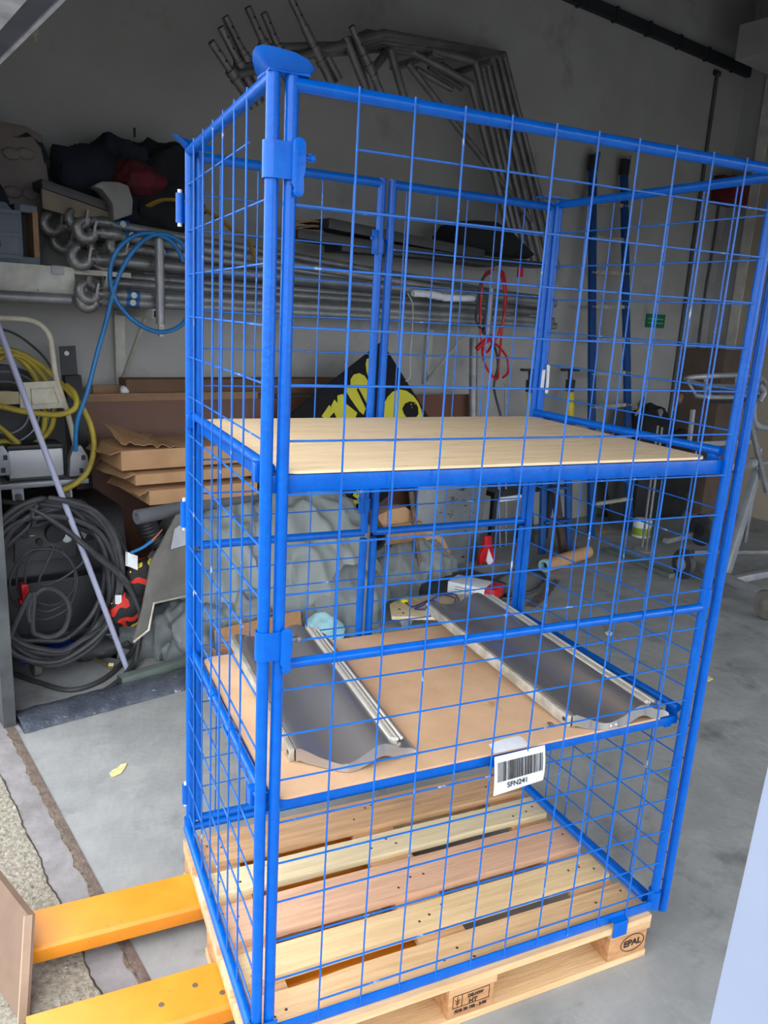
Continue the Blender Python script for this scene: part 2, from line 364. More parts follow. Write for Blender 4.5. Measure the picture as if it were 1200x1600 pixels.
# trunking line along the wall
a = P(905, 0, v=WALLV); b = P(1165, 115, v=WALLV); zt = (a.z+b.z)/2
tr = MB(); tr.uvbox(2.0, ENDU, WALLV-.05, WALLV, zt-.045, zt+.045)
ct = Thing('cable_trunking', 'long dark cable trunking running high along the white wall', 'cable trunking')
ct.part('trunking', tr, DARKT)
for k in range(11): ct.part('clip', MB().uvbox(2.3+.45*k, 2.33+.45*k, WALLV-.056, WALLV, zt-.055, zt+.055), DARKT)
ct.done()
a = P(1118, 115, v=WALLV); b = P(1085, 470, v=WALLV)
cd = Thing('cable_conduit', 'thin dark conduit dropping down the wall from the trunking', 'conduit')
cd.part('conduit', MB().tube([W(a.dot(U), WALLV-.02, a.z), W(a.dot(U), WALLV-.02, .9)], .017), PIPEG)
cd.part('saddle', MB().uvbox(a.dot(U)-.045, a.dot(U)+.045, WALLV-.03, WALLV, a.z-.02, a.z+.02), DARKT); cd.done()
# pale upright close to the camera on the right
a = P(1106, 1600, u=.55); b = P(1199, 1185, u=.55); dd = (b-a)/(b.z-a.z)
e0 = a-dd*a.z; e1 = a+dd*(1.3-a.z)
solo('locker_panel', MB().prism([e0, e1, W(.55, e1.dot(V)-.34, 1.3), W(.55, e0.dot(V)-.34, 0)], U*.06), VAN, 'pale lacquered upright panel standing close at the right edge of the view', 'panel', bevel=.012)

# ================================================================== PALLET
ZB = .146
PX0, PX1, PY0, PY1 = -.035, 1.165, -.030, .775
pal = Thing('wooden_pallet', 'wooden pallet lying on the concrete under the blue wire cage', 'pallet')
ys = [(PY0, PY0+.145), (PY0+.186, PY0+.286), (PY0+.329, PY0+.474), (PY0+.517, PY0+.617), (PY0+.66, PY1)]
def board(mb, x0, x1, y0, y1, z0, z1, wav=0):
    n = 24
    def edge(y, s): return lambda t: y + s*wav*max(0, noise.noise(Vector((t*4, y*9, s))))
    f0, f1 = edge(y0, 1), edge(y1, -1)
    mb.grid(lambda a, b: Vector((x0+(x1-x0)*a, f0(a)+(f1(a)-f0(a))*b, z1)), n, 3, (0, 0, z0-z1)); return mb
decks = []
for k, (y0, y1) in enumerate(ys):
    decks.append(pal.part('deck_board', board(MB(), PX0, PX1, y0, y1, ZB-.022, ZB, .012 if k == 0 else .003), WOODS[(0, 1, 2, 3, 4)[k]]))
xs = [(PX0, PX0+.145), (PX0+.5275, PX0+.6725), (PX1-.145, PX1)]
for x0, x1 in xs:
    pal.part('stringer_board', MB().box(((x0+x1)/2, (PY0+PY1)/2, ZB-.033), (x1-x0, PY1-PY0, .0215)), WOODS[4], bevel=.001)
blocks = []
for x0, x1 in xs:
    for y0, y1 in ((PY0+.006, PY0+.098), ((PY0+PY1)/2-.07, (PY0+PY1)/2+.07), (PY1-.1, PY1)):
        blocks.append(pal.part('block', MB().box(((x0+x1)/2, (y0+y1)/2, .0625), (x1-x0-.006, y1-y0, .079)), BLOCKW, bevel=.003))
for y0, y1 in ((PY0+.004, PY0+.1), ((PY0+PY1)/2-.07, (PY0+PY1)/2+.07), (PY1-.1, PY1)):
    pal.part('bottom_board', board(MB(), PX0, PX1, y0, y1, .001, .0225, .004), WOODS[0])
# burnt stamps on the front blocks
def ringtube(c, xa, ya, rx, ry, r=.0012): return [Vector(c)+Vector(xa)*math.cos(t*math.pi/16)*rx+Vector(ya)*math.sin(t*math.pi/16)*ry for t in range(32)]
fy = PY0+.0055
st = MB(); st.tube(ringtube((PX1-.055, fy, .064), (1, 0, 0), (0, 0, 1), .043, .028), .0013, 6, closed=True)
pal.sub(blocks[6], 'stamp_ring', st, INK)
pal.sub(blocks[6], 'stamp_lettering', None, INK, obj=text_mesh('stamp_lettering', 'EPAL', .03, (PX1-.055, fy-.0008, .064), (1, 0, 0), (0, 0, 1), INK, .0006))
xm = PX0+.60
fr = MB()
for q in ((-.055, -.032), (-.055, .032)): pass
for a, b in (((-.055, .03), (.055, .03)), ((-.055, .03), (-.055, -.008)), ((-.028, .03), (-.028, -.008)), ((.055, .03), (.055, -.008)), ((-.055, -.008), (.055, -.008))):
    fr.beam((xm+a[0], fy, .062+a[1]), (xm+b[0], fy, .062+b[1]), .0014, .0014)
fr.tube([(xm-.042, fy, .058), (xm-.042, fy, .088)], .0012, 6); fr.tube([(xm-.048, fy, .07), (xm-.042, fy, .064), (xm-.036, fy, .07)], .0011, 6); fr.tube([(xm-.049, fy, .079), (xm-.042, fy, .071), (xm-.035, fy, .079)], .0011, 6)
pal.sub(blocks[3], 'stamp_frame', fr, INK)
for body, dx, dz, sz in (('HT', .006, -.002 + .002, .02), ('DE-NW', .012, .018, .014), ('FDB 30 102 - 2-06', 0, -.02, .013)):
    pal.sub(blocks[3], 'stamp_lettering', None, INK, obj=text_mesh('stamp_lettering', body, sz, (xm+dx, fy-.0008, .062+dz), (1, 0, 0), (0, 0, 1), INK, .0004))
NAIL = mat('nail_steel', (96, 88, 82), rough=.5, metal=.6)
for k, (y0, y1) in enumerate(ys):
    for x0, x1 in xs:
        for i in (0, 1, 2):
            nl = MB()
            c = Vector((x0+.03+.042*i+R_.uniform(-.012, .012), y0+(y1-y0)*R_.uniform(.2, .8), ZB)); nl.lathe(c, c+Vector((0, 0, .0012)), ((0, .0042), (1, .0036)), 8)
            pal.sub(decks[k], 'nail', nl, NAIL)
pal.done()

# ================================================================== PALLET TRUCK
pt = Thing('pallet_truck', 'yellow pallet truck with its two forks pushed under the wooden pallet', 'pallet truck')
def fork(y0, y1, bolts):
    prof = [(y0, .038), (y0, .078), (y0+.008, .086), (y1-.008, .086), (y1, .078), (y1, .038), (y1-.006, .038), (y1-.006, .074), (y0+.006, .074), (y0+.006, .038)]
    x0, x1 = (-.485 if y0 > .4 else -.50), .62
    m = MB().prism([(x0, y, z) for y, z in prof], (x1-x0, 0, 0)); m.prism([(x1, y0, .04), (x1, y1, .04), (x1, y1, .08), (x1, y0, .08)], (.004, 0, 0))
    return m
RIVG = mat('rivet_grey', (120, 106, 88), rough=.6, metal=.4)
FY = ((.535, .695), (.165, .325))
for y0, y1 in FY:
    f = pt.part('fork', fork(y0, y1, True), YELF, bevel=.002)
    for x, y in ((-.10, .6), (-.04, .3), (-.19, .42)):
        if y0 < .3: pt.sub(f, 'rivet', MB().lathe((x, y0+(y1-y0)*y, .0855), (x, y0+(y1-y0)*y, .0872), ((0, .008), (1, .007)), 12), RIVG)
    pt.part('fork_roller', MB().lathe((.45, y0+.03, .04), (.45, y1-.03, .04), ((0, .038), (1, .038)), 20), DBLACK)
q1 = P(44, 1430, z=.20); q2 = P(0, 1374, z=.20); q3 = P(34, 1600, z=.005); e = (q2-q1)*1.6
nrm = e.cross(q3-q1).normalized()
if nrm.dot(CAMLOC-q1) < 0: nrm = -nrm
hs = pt.part('housing', MB().prism([q1, q1+e, q3+e, q3], -nrm*.02), BROWNP)
pt.sub(hs, 'edging', MB().beam(q1, q3, .006, .022, up=nrm), EDGEB)
pt.part('tie_bar', MB().box((.30, .43, .052), (.05, .22, .02)), YELF)
pt.done()

# ================================================================== BLUE WIRE CAGE
Z0, Z1 = .148, 2.199
BOT = {(0, 0): (-.010, .0), (1, 0): (1.190, -.004), (0, 1): (-.008, .806), (1, 1): (1.180, .810)}
TOP = {(0, 0): (-.006, .004), (1, 0): (1.228, .004), (0, 1): (.001, .782), (1, 1): (1.192, .838)}
def C(xn, yn, z):
    s = (z-Z0)/(Z1-Z0); o = Vector((0, 0, z))
    for (i, j), b in BOT.items():
        w = (xn if i else 1-xn)*(yn if j else 1-yn); t = TOP[(i, j)]
        o.x += w*(b[0]+(t[0]-b[0])*s); o.y += w*(b[1]+(t[1]-b[1])*s)
    return o
RP, RWI = .0126, .0023
cage = Thing('wire_mesh_cage', 'tall blue wire mesh cage standing on the wooden pallet', 'wire cage')
def post(pn, a, b, r=RP): return cage.sub(pn, 'post', MB().tube([a, b], r, 14), BLUE)
def rail_(pn, a, b, r=RP): return cage.sub(pn, 'rail', MB().tube([a, b], r, 14), BLUE)
def wob(a, b, k=0.0):
    n = 5; d = Vector((R_.uniform(-1, 1), R_.uniform(-1, 1), R_.uniform(-1, 1)))*k
    return [Vector(a).lerp(Vector(b), i/n) + d*math.sin(math.pi*i/n) for i in range(n+1)]
def wires(segs): 
    m = MB()
    for a, b in segs: m.tube(wob(a, b, .0012), RWI, 6)
    return m
def panel(corners, hz, vt, m0, inset=.004, off=Vector((0, 0, 0)), extra=(), rails=(True, True), rmid=RP):
    """corners a,b (bottom ends) c,d (top ends): posts at both ends, a rail along top and bottom, welded wire between"""
    a, b, c, d = [Vector(x) for x in corners]
    fm = MB().tube([a, c], RP, 14)                       # first post is the panel's own mesh
    pn = cage.part('mesh_panel', fm, BLUE)
    post(pn, b, d)
    if rails[1]: rail_(pn, c+(a-c).normalized()*.012, d+(b-d).normalized()*.012)
    if rails[0]: rail_(pn, a, b, rmid)
    L = lambda s, t: (a.lerp(b, s)).lerp(c.lerp(d, s), t)
    segs = []
    za, zc = a.z, c.z
    for z in hz:
        if isinstance(z, tuple): z, s0, s1 = z
        else: s0, s1 = 0, 1
        t = (z-za)/(zc-za); segs.append((L(s0, t)+off, L(s1, t)+off))
    for s in vt:
        if isinstance(s, tuple): s, z0, z1 = s; segs.append((L(s, (z0-za)/(zc-za))+off*2, L(s, (z1-za)/(zc-za))+off*2))
        else: segs.append((L(s, 0)+off*2, L(s, 1)+off*2))
    cage.sub(pn, 'wire_mesh', wires(segs), BLUEW)
    return pn
# front, upper and lower panel (their shared rail height 1.087)
def F(s, z, dy=0):                                        # point of the front panel plane
    p = C(s, 0, z); return p+Vector(((.030+.004*(z-Z0)/(Z1-Z0))*(1-s), dy, 0))
ZM = 1.087
vx = [.123+.1058*k for k in range(10)]
sx = [(x-.022+.0)/1.178*1.0 for x in (.142, .252, .357, .461, .565, .67, .776, .878, .985, 1.086)]
hz_up = [(2.09, sx[0], 1)] + [1.984, 1.877, 1.769, 1.662, 1.555, 1.449, 1.344, 1.241, 1.139]
hz_lo = [1.031, .926, .82, .716, .613, .512, .408, .302, (.205, sx[0], 1)]
fu = panel((F(0, ZM), F(1, ZM), F(0, 2.193), F(1, 2.193)), hz_up, sx, 0, off=Vector((0, -.006, 0)), rmid=.011)
fl = panel((F(0, .158), F(1, .158), F(0, ZM), F(1, ZM)), hz_lo, sx, 0, off=Vector((0, -.006, 0)), rails=(False, False))
# left side panel, full height
zl = [1.99, 1.88, 1.77, 1.663, 1.555, 1.447, 1.34, 1.232, .888, .775, .665, .553, .44, .322, .222]
zl2 = [1.01, (1.12, .18, 1), (2.104, .18, 1)]
sl = [.18, .312, .442, .57, .71, .86]
lp = panel((C(0, 0, .16), C(0, 1, .16), C(0, 0, 2.199), C(0, 1, 2.199)), zl+zl2, sl, 0, off=Vector((-.005, 0, 0)), rails=(False, True))
# right side panel
def RS(s, z): return C(1, s, z)+Vector((.030*(1-s)+.014, -.012*s, 0))
rp_ = panel((RS(.0, .125), RS(1, .135), RS(0, 2.19), RS(1, 2.195)), [2.09-.0, 1.984, 1.877, 1.769, 1.662, 1.555, 1.449, 1.344, 1.241, 1.139, 1.031, .926, .82, .716, .613, .512, .408, .302, .21],
            [.06, .185, .31, .44, .575, .71, .845], 0, off=Vector((.005, 0, 0)), rails=(True, True))
# back doors: two leaves, each of an upper and a lower panel
def Bk(s, z, dx=0): return C(s, 1, z)+Vector((dx, .004, 0))
ZK = 1.115
for s0, s1, d0, d1, vs in ((0, .472, .026, 0, (.11, .305, .5, .66, .84)), (.502, 1, 0, 0, (.09, .27, .455, .64, .825))):
    for zb, zt, hz in ((ZK, 2.188, [2.085, 1.995, 1.89, 1.787, 1.685, 1.583, 1.475, 1.37, 1.27, 1.196]), (.19, ZK-.02, [1.03, .955, .87, .79, .7, .6, .5, .4, .3])):
        panel((Bk(s0, zb, d0), Bk(s1, zb, d1), Bk(s0, zt, d0), Bk(s1, zt, d1)), hz, vs, 0, off=Vector((0, .005, 0)), rails=(zb > .5 or True, zb > .5))
# base frame on the pallet
cage.part('base_rail', MB().beam(C(0, 0, .162)+Vector((.02, -.008, 0)), C(1, 0, .162)+Vector((0, -.008, 0)), .006, .030), BLUE, bevel=.0015)
cage.part('base_rail', MB().tube([C(0, 0, .164)+Vector((-.008, .02, 0)), C(0, 1, .164)+Vector((-.008, 0, 0))], .0135, 14), BLUE)
cage.part('base_rail', MB().tube([C(1, 0, .164)+Vector((-.012, .02, 0)), C(1, 1, .164)+Vector((-.012, 0, 0))], .0145, 14), BLUE)
cage.part('base_rail', MB().tube([C(0, 1, .164), C(1, 1, .164)], .0135, 14), BLUE)
cage.part('gusset', MB().prism([C(1, 1, .165)+Vector((-.01, -.02, 0)), C(1, 1, .165)+Vector((-.08, -.02, 0)), C(1, 1, .165)+Vector((-.01, -.09, 0))], (0, 0, .005)), BLUE)
for x in (1.045,):
    m = MB(); m.box((x, PY0-.004, .140), (.05, .004, .05)); m.box((x, PY0+.012, .163), (.05, .034, .004)); cage.part('pallet_clip', m, BLUE, bevel=.001)
# foot sockets / clamps: bent strap around the posts
def strap(c, z0, z1, flip=1, length=.05):
    pts = []
    for k in range(13):
        t = math.pi*.5 + math.pi*k/12*1.0
        pts.append(Vector((math.cos(t)*.0175, math.sin(t)*.0175*flip, 0)))
    pts = [Vector((.0, .0175*flip, 0))] + pts + [Vector((length, -.0175*flip, 0))]
    m = MB(); n = len(pts)
    inn = [Vector(p)*.84 if i < n-1 else Vector((length, -.0147*flip, 0)) for i, p in enumerate(pts)]
    vs = []
    for i in range(n): 
        for q, z in ((pts[i], z0), (pts[i], z1), (inn[i], z1), (inn[i], z0)): vs.append(Vector((c.x+q.x, c.y+q.y, z)))
    fs = [(i*4+k, i*4+(k+1) % 4, (i+1)*4+(k+1) % 4, (i+1)*4+k) for i in range(n-1) for k in range(4)] + [(0, 1, 2, 3), tuple((n-1)*4+k for k in (3, 2, 1, 0))]
    return m.add(vs, fs)
def latch(c, zt, L=.085, w=.024):
    m = MB(); poly = []
    for k in range(9): t = math.pi*k/8; poly.append((math.cos(t)*w/2, math.sin(t)*w/2))
    poly += [(-w/2, -L*.55), (-w/2-.001, -L*.75), (-w/2+.004, -L+.012)]
    for k in range(5): t = math.pi+math.pi*k/4; poly.append((math.cos(t)*w*.42, -L+.008+math.sin(t)*w*.42))
    poly += [(w/2-.003, -L*.62), (w/2, -L*.45)]
    m.prism([Vector((c.x+px, c.y, zt+pz)) for px, pz in poly], (0, -.006, 0)); return m
for zc in (2.055, 1.137):
    c = C(0, 0, zc); s = cage.part('clamp', strap(c, zc-.032, zc+.03, 1, .046), BLUE)
    cage.sub(s, 'latch', latch(c+Vector((.043, -.0185, 0)), zc+.026), BLUE, bevel=.0012)
    bo = MB().lathe(c+Vector((.052, -.010, .008)), c+Vector((.075, -.010, .008)), ((0, .006), (.6, .006), (.62, .008), (1, .0075)), 10); cage.sub(s, 'bolt', bo, BLUE if zc > 2 else GALV)
c = C(0, 0, .17); cage.part('foot_socket', strap(c, .146, .20, 1, .046), BLUE)
m = MB(); c = C(1, 0, .17); m.lathe(Vector((c.x, c.y, .147)), Vector((c.x, c.y, .205)), ((0, .018), (1, .018)), 16); cage.part('foot_socket', m, BLUE)
c = C(0, 1, .17); cage.part('foot_socket', MB().lathe(Vector((c.x, c.y, .147)), Vector((c.x, c.y, .2)), ((0, .018), (1, .018)), 16), BLUE)
c = C(1, 0, 1.15); cage.part('hinge_sleeve', MB().lathe(C(1, 0, 1.09), C(1, 0, 1.14), ((0, .0155), (1, .0155)), 16), BLUE)
for z in (1.21, 2.0):
    m = MB().lathe(Bk(.472, z-.02), Bk(.472, z+.02), ((0, .0165), (1, .0165)), 14); cage.part('hinge_sleeve', m, BLUE)
    m = MB().box(Bk(.462, z+.01)+Vector((-.008, -.014, 0)), (.018, .006, .07)); b = cage.part('clamp', m, BLUE, bevel=.002)
    cage.sub(b, 'bolt', MB().blob(Bk(.452, z+.02)+Vector((-.006, -.017, 0)), (.007, .006, .007), 0, 1, 0, 10, 8), BLUE)
# stacking guides on the corner tops
def guide(c, pb, ptp, t=.004):
    m = MB(); n = len(pb); vs = []
    for i in range(n):
        b = Vector((c.x, c.y, 0))+Vector(pb[i]); tp = Vector((c.x, c.y, 0))+Vector(ptp[i]); vs += [b, tp, tp+Vector((t, t, 0)), b+Vector((t, t, 0))]
    fs = [(i*4+k, i*4+(k+1) % 4, (i+1)*4+(k+1) % 4, (i+1)*4+k) for i in range(n-1) for k in range(4)] + [(0, 1, 2, 3), tuple((n-1)*4+k for k in (3, 2, 1, 0))]
    return m.add(vs, fs)
c = C(0, 0, Z1)
cage.part('corner_guide', guide(c, [(-.010, .060, 2.199), (-.012, .03, 2.197), (-.013, .01, 2.196), (-.013, -.004, 2.196), (-.009, -.012, 2.196), (.0, -.015, 2.196), (.03, -.015, 2.196), (.05, -.015, 2.197), (.062, -.015, 2.199)],
          [(-.016, .060, 2.205), (-.028, .036, 2.217), (-.034, .012, 2.222), (-.036, -.014, 2.224), (-.028, -.028, 2.225), (-.012, -.034, 2.224), (.028, -.034, 2.221), (.052, -.030, 2.215), (.066, -.022, 2.206)]), BLUE, bevel=.001)
cage.part('corner_guide', MB().prism([c+Vector((-.012, -.014, -.006)), c+Vector((.062, -.014, -.006)), c+Vector((.062, .012, -.006)), c+Vector((.014, .014, -.006)), c+Vector((.012, .06, -.006)), c+Vector((-.012, .06, -.006))], (0, 0, .005)), BLUE)
c = C(0, 1, Z1)
cage.part('corner_guide', guide(c, [(.06, .014, 2.196), (.0, .014, 2.192), (-.014, .0, 2.192), (-.014, -.05, 2.196)], [(.064, .028, 2.212), (-.026, .034, 2.226), (-.046, .02, 2.228), (-.038, -.05, 2.212)]), BLUE)
c = C(1, 1, Z1); cage.part('corner_guide', MB().box((c.x-.01, c.y+.0, 2.203), (.09, .05, .005)), BLUE)
# hinge pins at the rear left corner, rear right corner
for px, py0, py1 in ((281, 296, 354), (288, 778, 828), (290, 1222, 1258)):
    c = C(0, 1, 1.0); a = P(px, py0, y=c.y+.01); b = P(px, py1, y=c.y+.01)
    h = cage.part('hinge', MB().lathe(a.lerp(b, .1), a.lerp(b, .9), ((0, .011), (1, .011)), 12), BLUE)
    cage.sub(h, 'hinge_pin', MB().lathe(a, b, ((0, .006), (1, .006)), 10), CHALK, 'pale hinge pin')
    cage.part('hinge_plate', MB().box((a+b)/2+Vector((.010, 0, -.01)), (.014, .006, (a-b).length*.55)), BLUE)
for px, py0, py1 in ((857, 570, 614), (850, 578, 606)):
    a = P(px, py0, y=.80); b = P(px-3, py1, y=.80); cage.part('hinge_pin', MB().lathe(a, b, ((0, .006), (1, .006)), 10), CHALK, 'white hinge pin')
cage.done()

# ================================================================== SHELVES
def rounded_sheet(c4, r, z, t, n=6):
    c4 = [Vector((p[0], p[1], z)) for p in c4]; out = []
    for i in range(4):
        p = c4[i]; a = (c4[i-1]-p).normalized(); b = (c4[(i+1) % 4]-p).normalized(); cc = p+(a+b)*r
        for k in range(n+1):
            t_ = k/n*math.pi/2; out.append(cc - b*r*math.cos(t_) - a*r*math.sin(t_))
    return MB().prism(out, (0, 0, -t))
def shelf(z, label, m, bh, rec, bname):
    t = Thing('shelf', label, 'shelf', 'shelves inside the wire cage')
    fl_, fr_, rr_, rl_ = C(0, 0, z), C(1, 0, z), C(1, 1, z), C(0, 1, z)
    x0, x1 = fl_.x+.034, fr_.x-.055
    bd = t.part('board', rounded_sheet([(x0, fl_.y+.004), (x1, fr_.y+.012), (rr_.x-.03, rr_.y-.03), (rl_.x+.03, rl_.y-.03)], .035, z, .006), m)
    fz = z-.008-bh/2
    t.part('frame_bar', MB().box(((x0+x1)/2+.01, fl_.y+.016+rec, fz), (x1-x0+.075, .022, bh)), BLUE, bevel=.002)
    t.part('frame_bar', MB().box(((x0+x1)/2+.01, rl_.y-.03, fz), (x1-x0+.05, .022, .036)), BLUE, bevel=.002)
    t.part('frame_bar', MB().beam(rl_+Vector((.035, -.03, -.026)), fl_+Vector((.035, .02, -.026)), .022, .03), BLUE)
    t.part('frame_bar', MB().beam(rr_+Vector((-.035, -.03, -.026)), fr_+Vector((-.035, .02, -.026)), .022, .03), BLUE)
    t.part('side_rail', MB().tube([rl_+Vector((.012, -.0, .004)), fl_+Vector((.012, .016, .004))], .0115, 12), BLUE)
    t.part('side_rail', MB().tube([rr_+Vector((-.010, -.02, .012)), fr_+Vector((-.006, .02, .012))], .0115, 12), BLUE)
    for p, dy in ((fl_, .05), (rl_, -.012), (fr_, .05), (rr_, -.03)):
        s = 1 if p.x < .5 else -1
        t.part('hook', MB().box(p+Vector((-.002*s, dy, -.008)), (.022, .028, .04)), BLUE, bevel=.004)
    return t, bd, x0, x1
t, bd, x0, x1 = shelf(1.494, 'upper blue framed shelf with a pale plywood board inside the cage', PLY, .036, 0, 'plywood'); t.done()
ZS = .768
t, bd, x0, x1 = shelf(ZS, 'lower blue framed shelf with a brown hardboard sheet and barcode label', HARDB, .024, .008, 'hardboard')
# extra hinge loops along the left rail of the lower shelf
for s in (.38, .62): t.part('rail_knuckle', MB().tube([C(0, s, ZS+.004)+Vector((.012, 0, 0)), C(0, s+.05, ZS+.004)+Vector((.012, 0, 0))], .0145, 12), BLUE)
# barcode label hanging over the front edge
LX0, LX1 = .574, .722; yF = .0
def lab(a, b): return Vector((LX0+(LX1-LX0)*a - .006*b*(1-a), yF-.012-.016*math.sin(b*1.6)+.012*b*b*(a-.3), ZS+.002-.094*b+.004*a))
lb = t.part('barcode_label', MB().grid(lab, 16, 12, (0, .0008, 0)), PAPER, 'white paper label with a barcode')
t.sub(lb, 'label_flap', MB().grid(lambda a, b: Vector((.584+.105*a+.008*b, .004+.05*b*(.8+.3*a), ZS+.0012+.003*math.sin(a*4)*b)), 12, 5, (0, 0, .0006)), PAPER)
bars = MB(); xx = .06; rr = random.Random(5)
while xx < .94:
    w = rr.choice((.006, .006, .011, .017)); 
    bars.grid(lambda a, b: lab(xx+w*a, .16+.50*b)+Vector((0, -.0012, 0)), 2, 8, (0, .0008, 0)); xx += w+rr.choice((.007, .010, .016))
t.sub(lb, 'barcode', bars, PINK_, 'black barcode')
yx = lab(.45, .7)-lab(.45, .86); t.sub(lb, 'label_lettering', None, PINK_, obj=text_mesh('label_lettering', 'SFN241', .020, lab(.45, .79)+Vector((0, -.003, 0)), lab(.7, .8)-lab(.3, .8), yx, PINK_, 0))
t.done()

# ================================================================== TWO STEEL TRIM PANELS ON THE LOWER SHELF
def trim_panel(label, fx, yfn, ybn, zr, mirror=False):
    """fx: (x_left, x_right) at the front, ybn: (x_left, x_right, y_left, y_right) at the rear, zr: rise of the rear end"""
    t = Thing('trim_panel', label, 'trim panel', 'steel trim panels on the lower shelf')
    prof = [(0, .030), (.03, .034), (.08, .030), (.16, .022), (.24, .018), (.30, .017), (.36, .020), (.44, .026), (.52, .036), (.58, .044), (.63, .048), (.68, .048), (.73, .043), (.78, .034), (.83, .026), (.88, .022), (.94, .018), (1.0, .006)]
    np_ = len(prof)
    def pos(i, b):
        s, h = prof[i]
        xf = fx[0]+(fx[1]-fx[0])*s; xb = ybn[0]+(ybn[1]-ybn[0])*s
        yf = yfn(s); yb = ybn[2]+(ybn[3]-ybn[2])*s
        return Vector((xf+(xb-xf)*b, yf+(yb-yf)*b, ZS+.002+h+zr*b))
    NV = 8; vs = [pos(i, j/(NV-1)) for i in range(np_) for j in range(NV)]
    fs = [(i*NV+j, (i+1)*NV+j, (i+1)*NV+j+1, i*NV+j+1) for i in range(np_-1) for j in range(NV-1)]
    o = len(vs); vs2 = [Vector((v.x, v.y, v.z-.0025)) for v in vs]
    allv = vs+vs2; fs += [tuple(o+k for k in reversed(f)) for f in fs]
    m = MB().add(allv, fs)
    # folded front lip
    lipv = []; 
    for i in range(np_):
        p = pos(i, 0); lipv += [p, Vector((p.x, p.y-.004, max(ZS+.0015, p.z-.030)))]
    m.add(lipv, [(2*i, 2*i+2, 2*i+3, 2*i+1) for i in range(np_-1)])
    body = t.part('body', m, STEEL, 'curved brushed steel sheet', smooth=50)
    # light aluminium side strip
    a, b = pos(0, 0), pos(0, 1)
    side = MB().prism([a+Vector((-.003, 0, .002)), Vector((a.x-.003, a.y, ZS+.0015)), Vector((b.x-.003, b.y, b.z-.03)), b+Vector((-.003, 0, .002))], (-.012, 0, 0))
    sd = t.part('side_strip', side, ALU, 'pale aluminium side strip', bevel=.001)
    for q in (.012, .985):
        c = a.lerp(b, q)+Vector((-.0158, .006, -.013)); t.sub(sd, 'screw_hole', MB().lathe(c, c+Vector((.003, 0, 0)), ((0, .006), (1, .006)), 10), DBLACK)
    # polished moulding near the right edge
    for s0, w, h in ((.80, .030, .012), (.85, .016, .013), (.895, .014, .010)):
        def pp(b, s=s0):
            i = s*1.0; return Vector((fx[0]+(fx[1]-fx[0])*s+((ybn[0]+(ybn[1]-ybn[0])*s)-(fx[0]+(fx[1]-fx[0])*s))*b, yfn(s)+.03+(ybn[2]+(ybn[3]-ybn[2])*s-yfn(s)-.03)*b, ZS+.033+zr*b))
        t.part('edge_moulding', MB().tube([pp(0), pp(.5), pp(1)], w*.32, 10), CHROME)
    for s in (.30, .36):
        c = Vector((fx[0]+(fx[1]-fx[0])*s, yfn(s)-.003, ZS+.012))
        if mirror: t.part('rivet', MB().blob(c, (.004, .003, .004), 0, 1, 0, 8, 6), CHROME)
    return t.done()
yf1 = lambda s: .135-.085*min(1, s/.33)+.03*max(0, s-.33)
trim_panel('steel trim panel at the left end of the lower shelf, nearer the latch post', (.114, .402), yf1, (.13, .42, .79, .765), .02)
yf2 = lambda s: .05-.045*min(1, s/.25)+.012*max(0, s-.25)
rb = P(672, 941, y=.80); rb2 = P(757, 938, y=.80)
trim_panel('steel trim panel at the right end of the lower shelf beyond the barcode label', (.852, 1.155), yf2, (rb.x, rb2.x+.06, .80, .80), max(.02, rb.z-ZS-.034), True)
solo('torn_sliver', MB().blob((.80, .07, ZS+.006), (.006, .012, .006), .3, 40, 2, 10, 8), RUST, 'tiny rusty crumb on the lower shelf board before the right trim panel', 'crumb')

# ================================================================== WALL BRACKETS AND SCAFFOLD BRACES
def uz(p): return p.dot(U), p.z
def bracket(upx, uy0, uy1, apx, apy, label, pin, pinlow):
    t = Thing('wall_bracket', label, 'bracket', 'white wall brackets')
    a = P(upx, uy0, v=WALLV); b = P(upx, uy1, v=WALLV); ua = a.dot(U)
    t.part('upright', MB().uvbox(ua-.03, ua+.03, WALLV-.03, WALLV, b.z, a.z), WHITEP, bevel=.002)
    zt_ = 1.775; end = 2.84
    t.part('arm', MB().uvbox(ua-.02, ua+.02, end, WALLV-.03, zt_-.05, zt_), WHITEP, bevel=.002)
    t.part('arm_socket', MB().uvbox(ua-.014, ua+.014, end-.002, end+.004, zt_-.042, zt_-.01), DBLACK)
    t.part('strut', MB().tube([W(ua, WALLV-.03, b.z+.03), W(ua, end+.16, zt_-.05)], .013, 10), WHITEP)
    c = W(ua+.01, end-.03, 0); pz0, pz1 = pin
    p = t.part('stop_tube', MB().lathe(Vector((c.x, c.y, pz0)), Vector((c.x, c.y, pz1)), ((0, .024), (1, .024)), 16), GALV, 'galvanised upright tube')
    if pinlow: t.sub(p, 'cap', MB().lathe(Vector((c.x, c.y, pz1)), Vector((c.x, c.y, pz1+.03)), ((0, .029), (.8, .029), (1, .022)), 16), mat('teal_cap', (44, 84, 88), rough=.5))
    t.part('pin_tail', MB().uvbox(ua-.002, ua+.022, end-.045, end-.022, zt_-.14, zt_-.0), WHITEP)
    return t.done(), ua, end
b1, ub1, eb = bracket(184, 485, 604, 240, 492, 'white wall bracket under the left ends of the scaffold tubes', (1.70, 2.13), True)
b2, ub2, eb = bracket(669, 511, 600, 755, 517, 'white wall bracket under the tubes by the red and black cables', (1.70, 2.03), False)

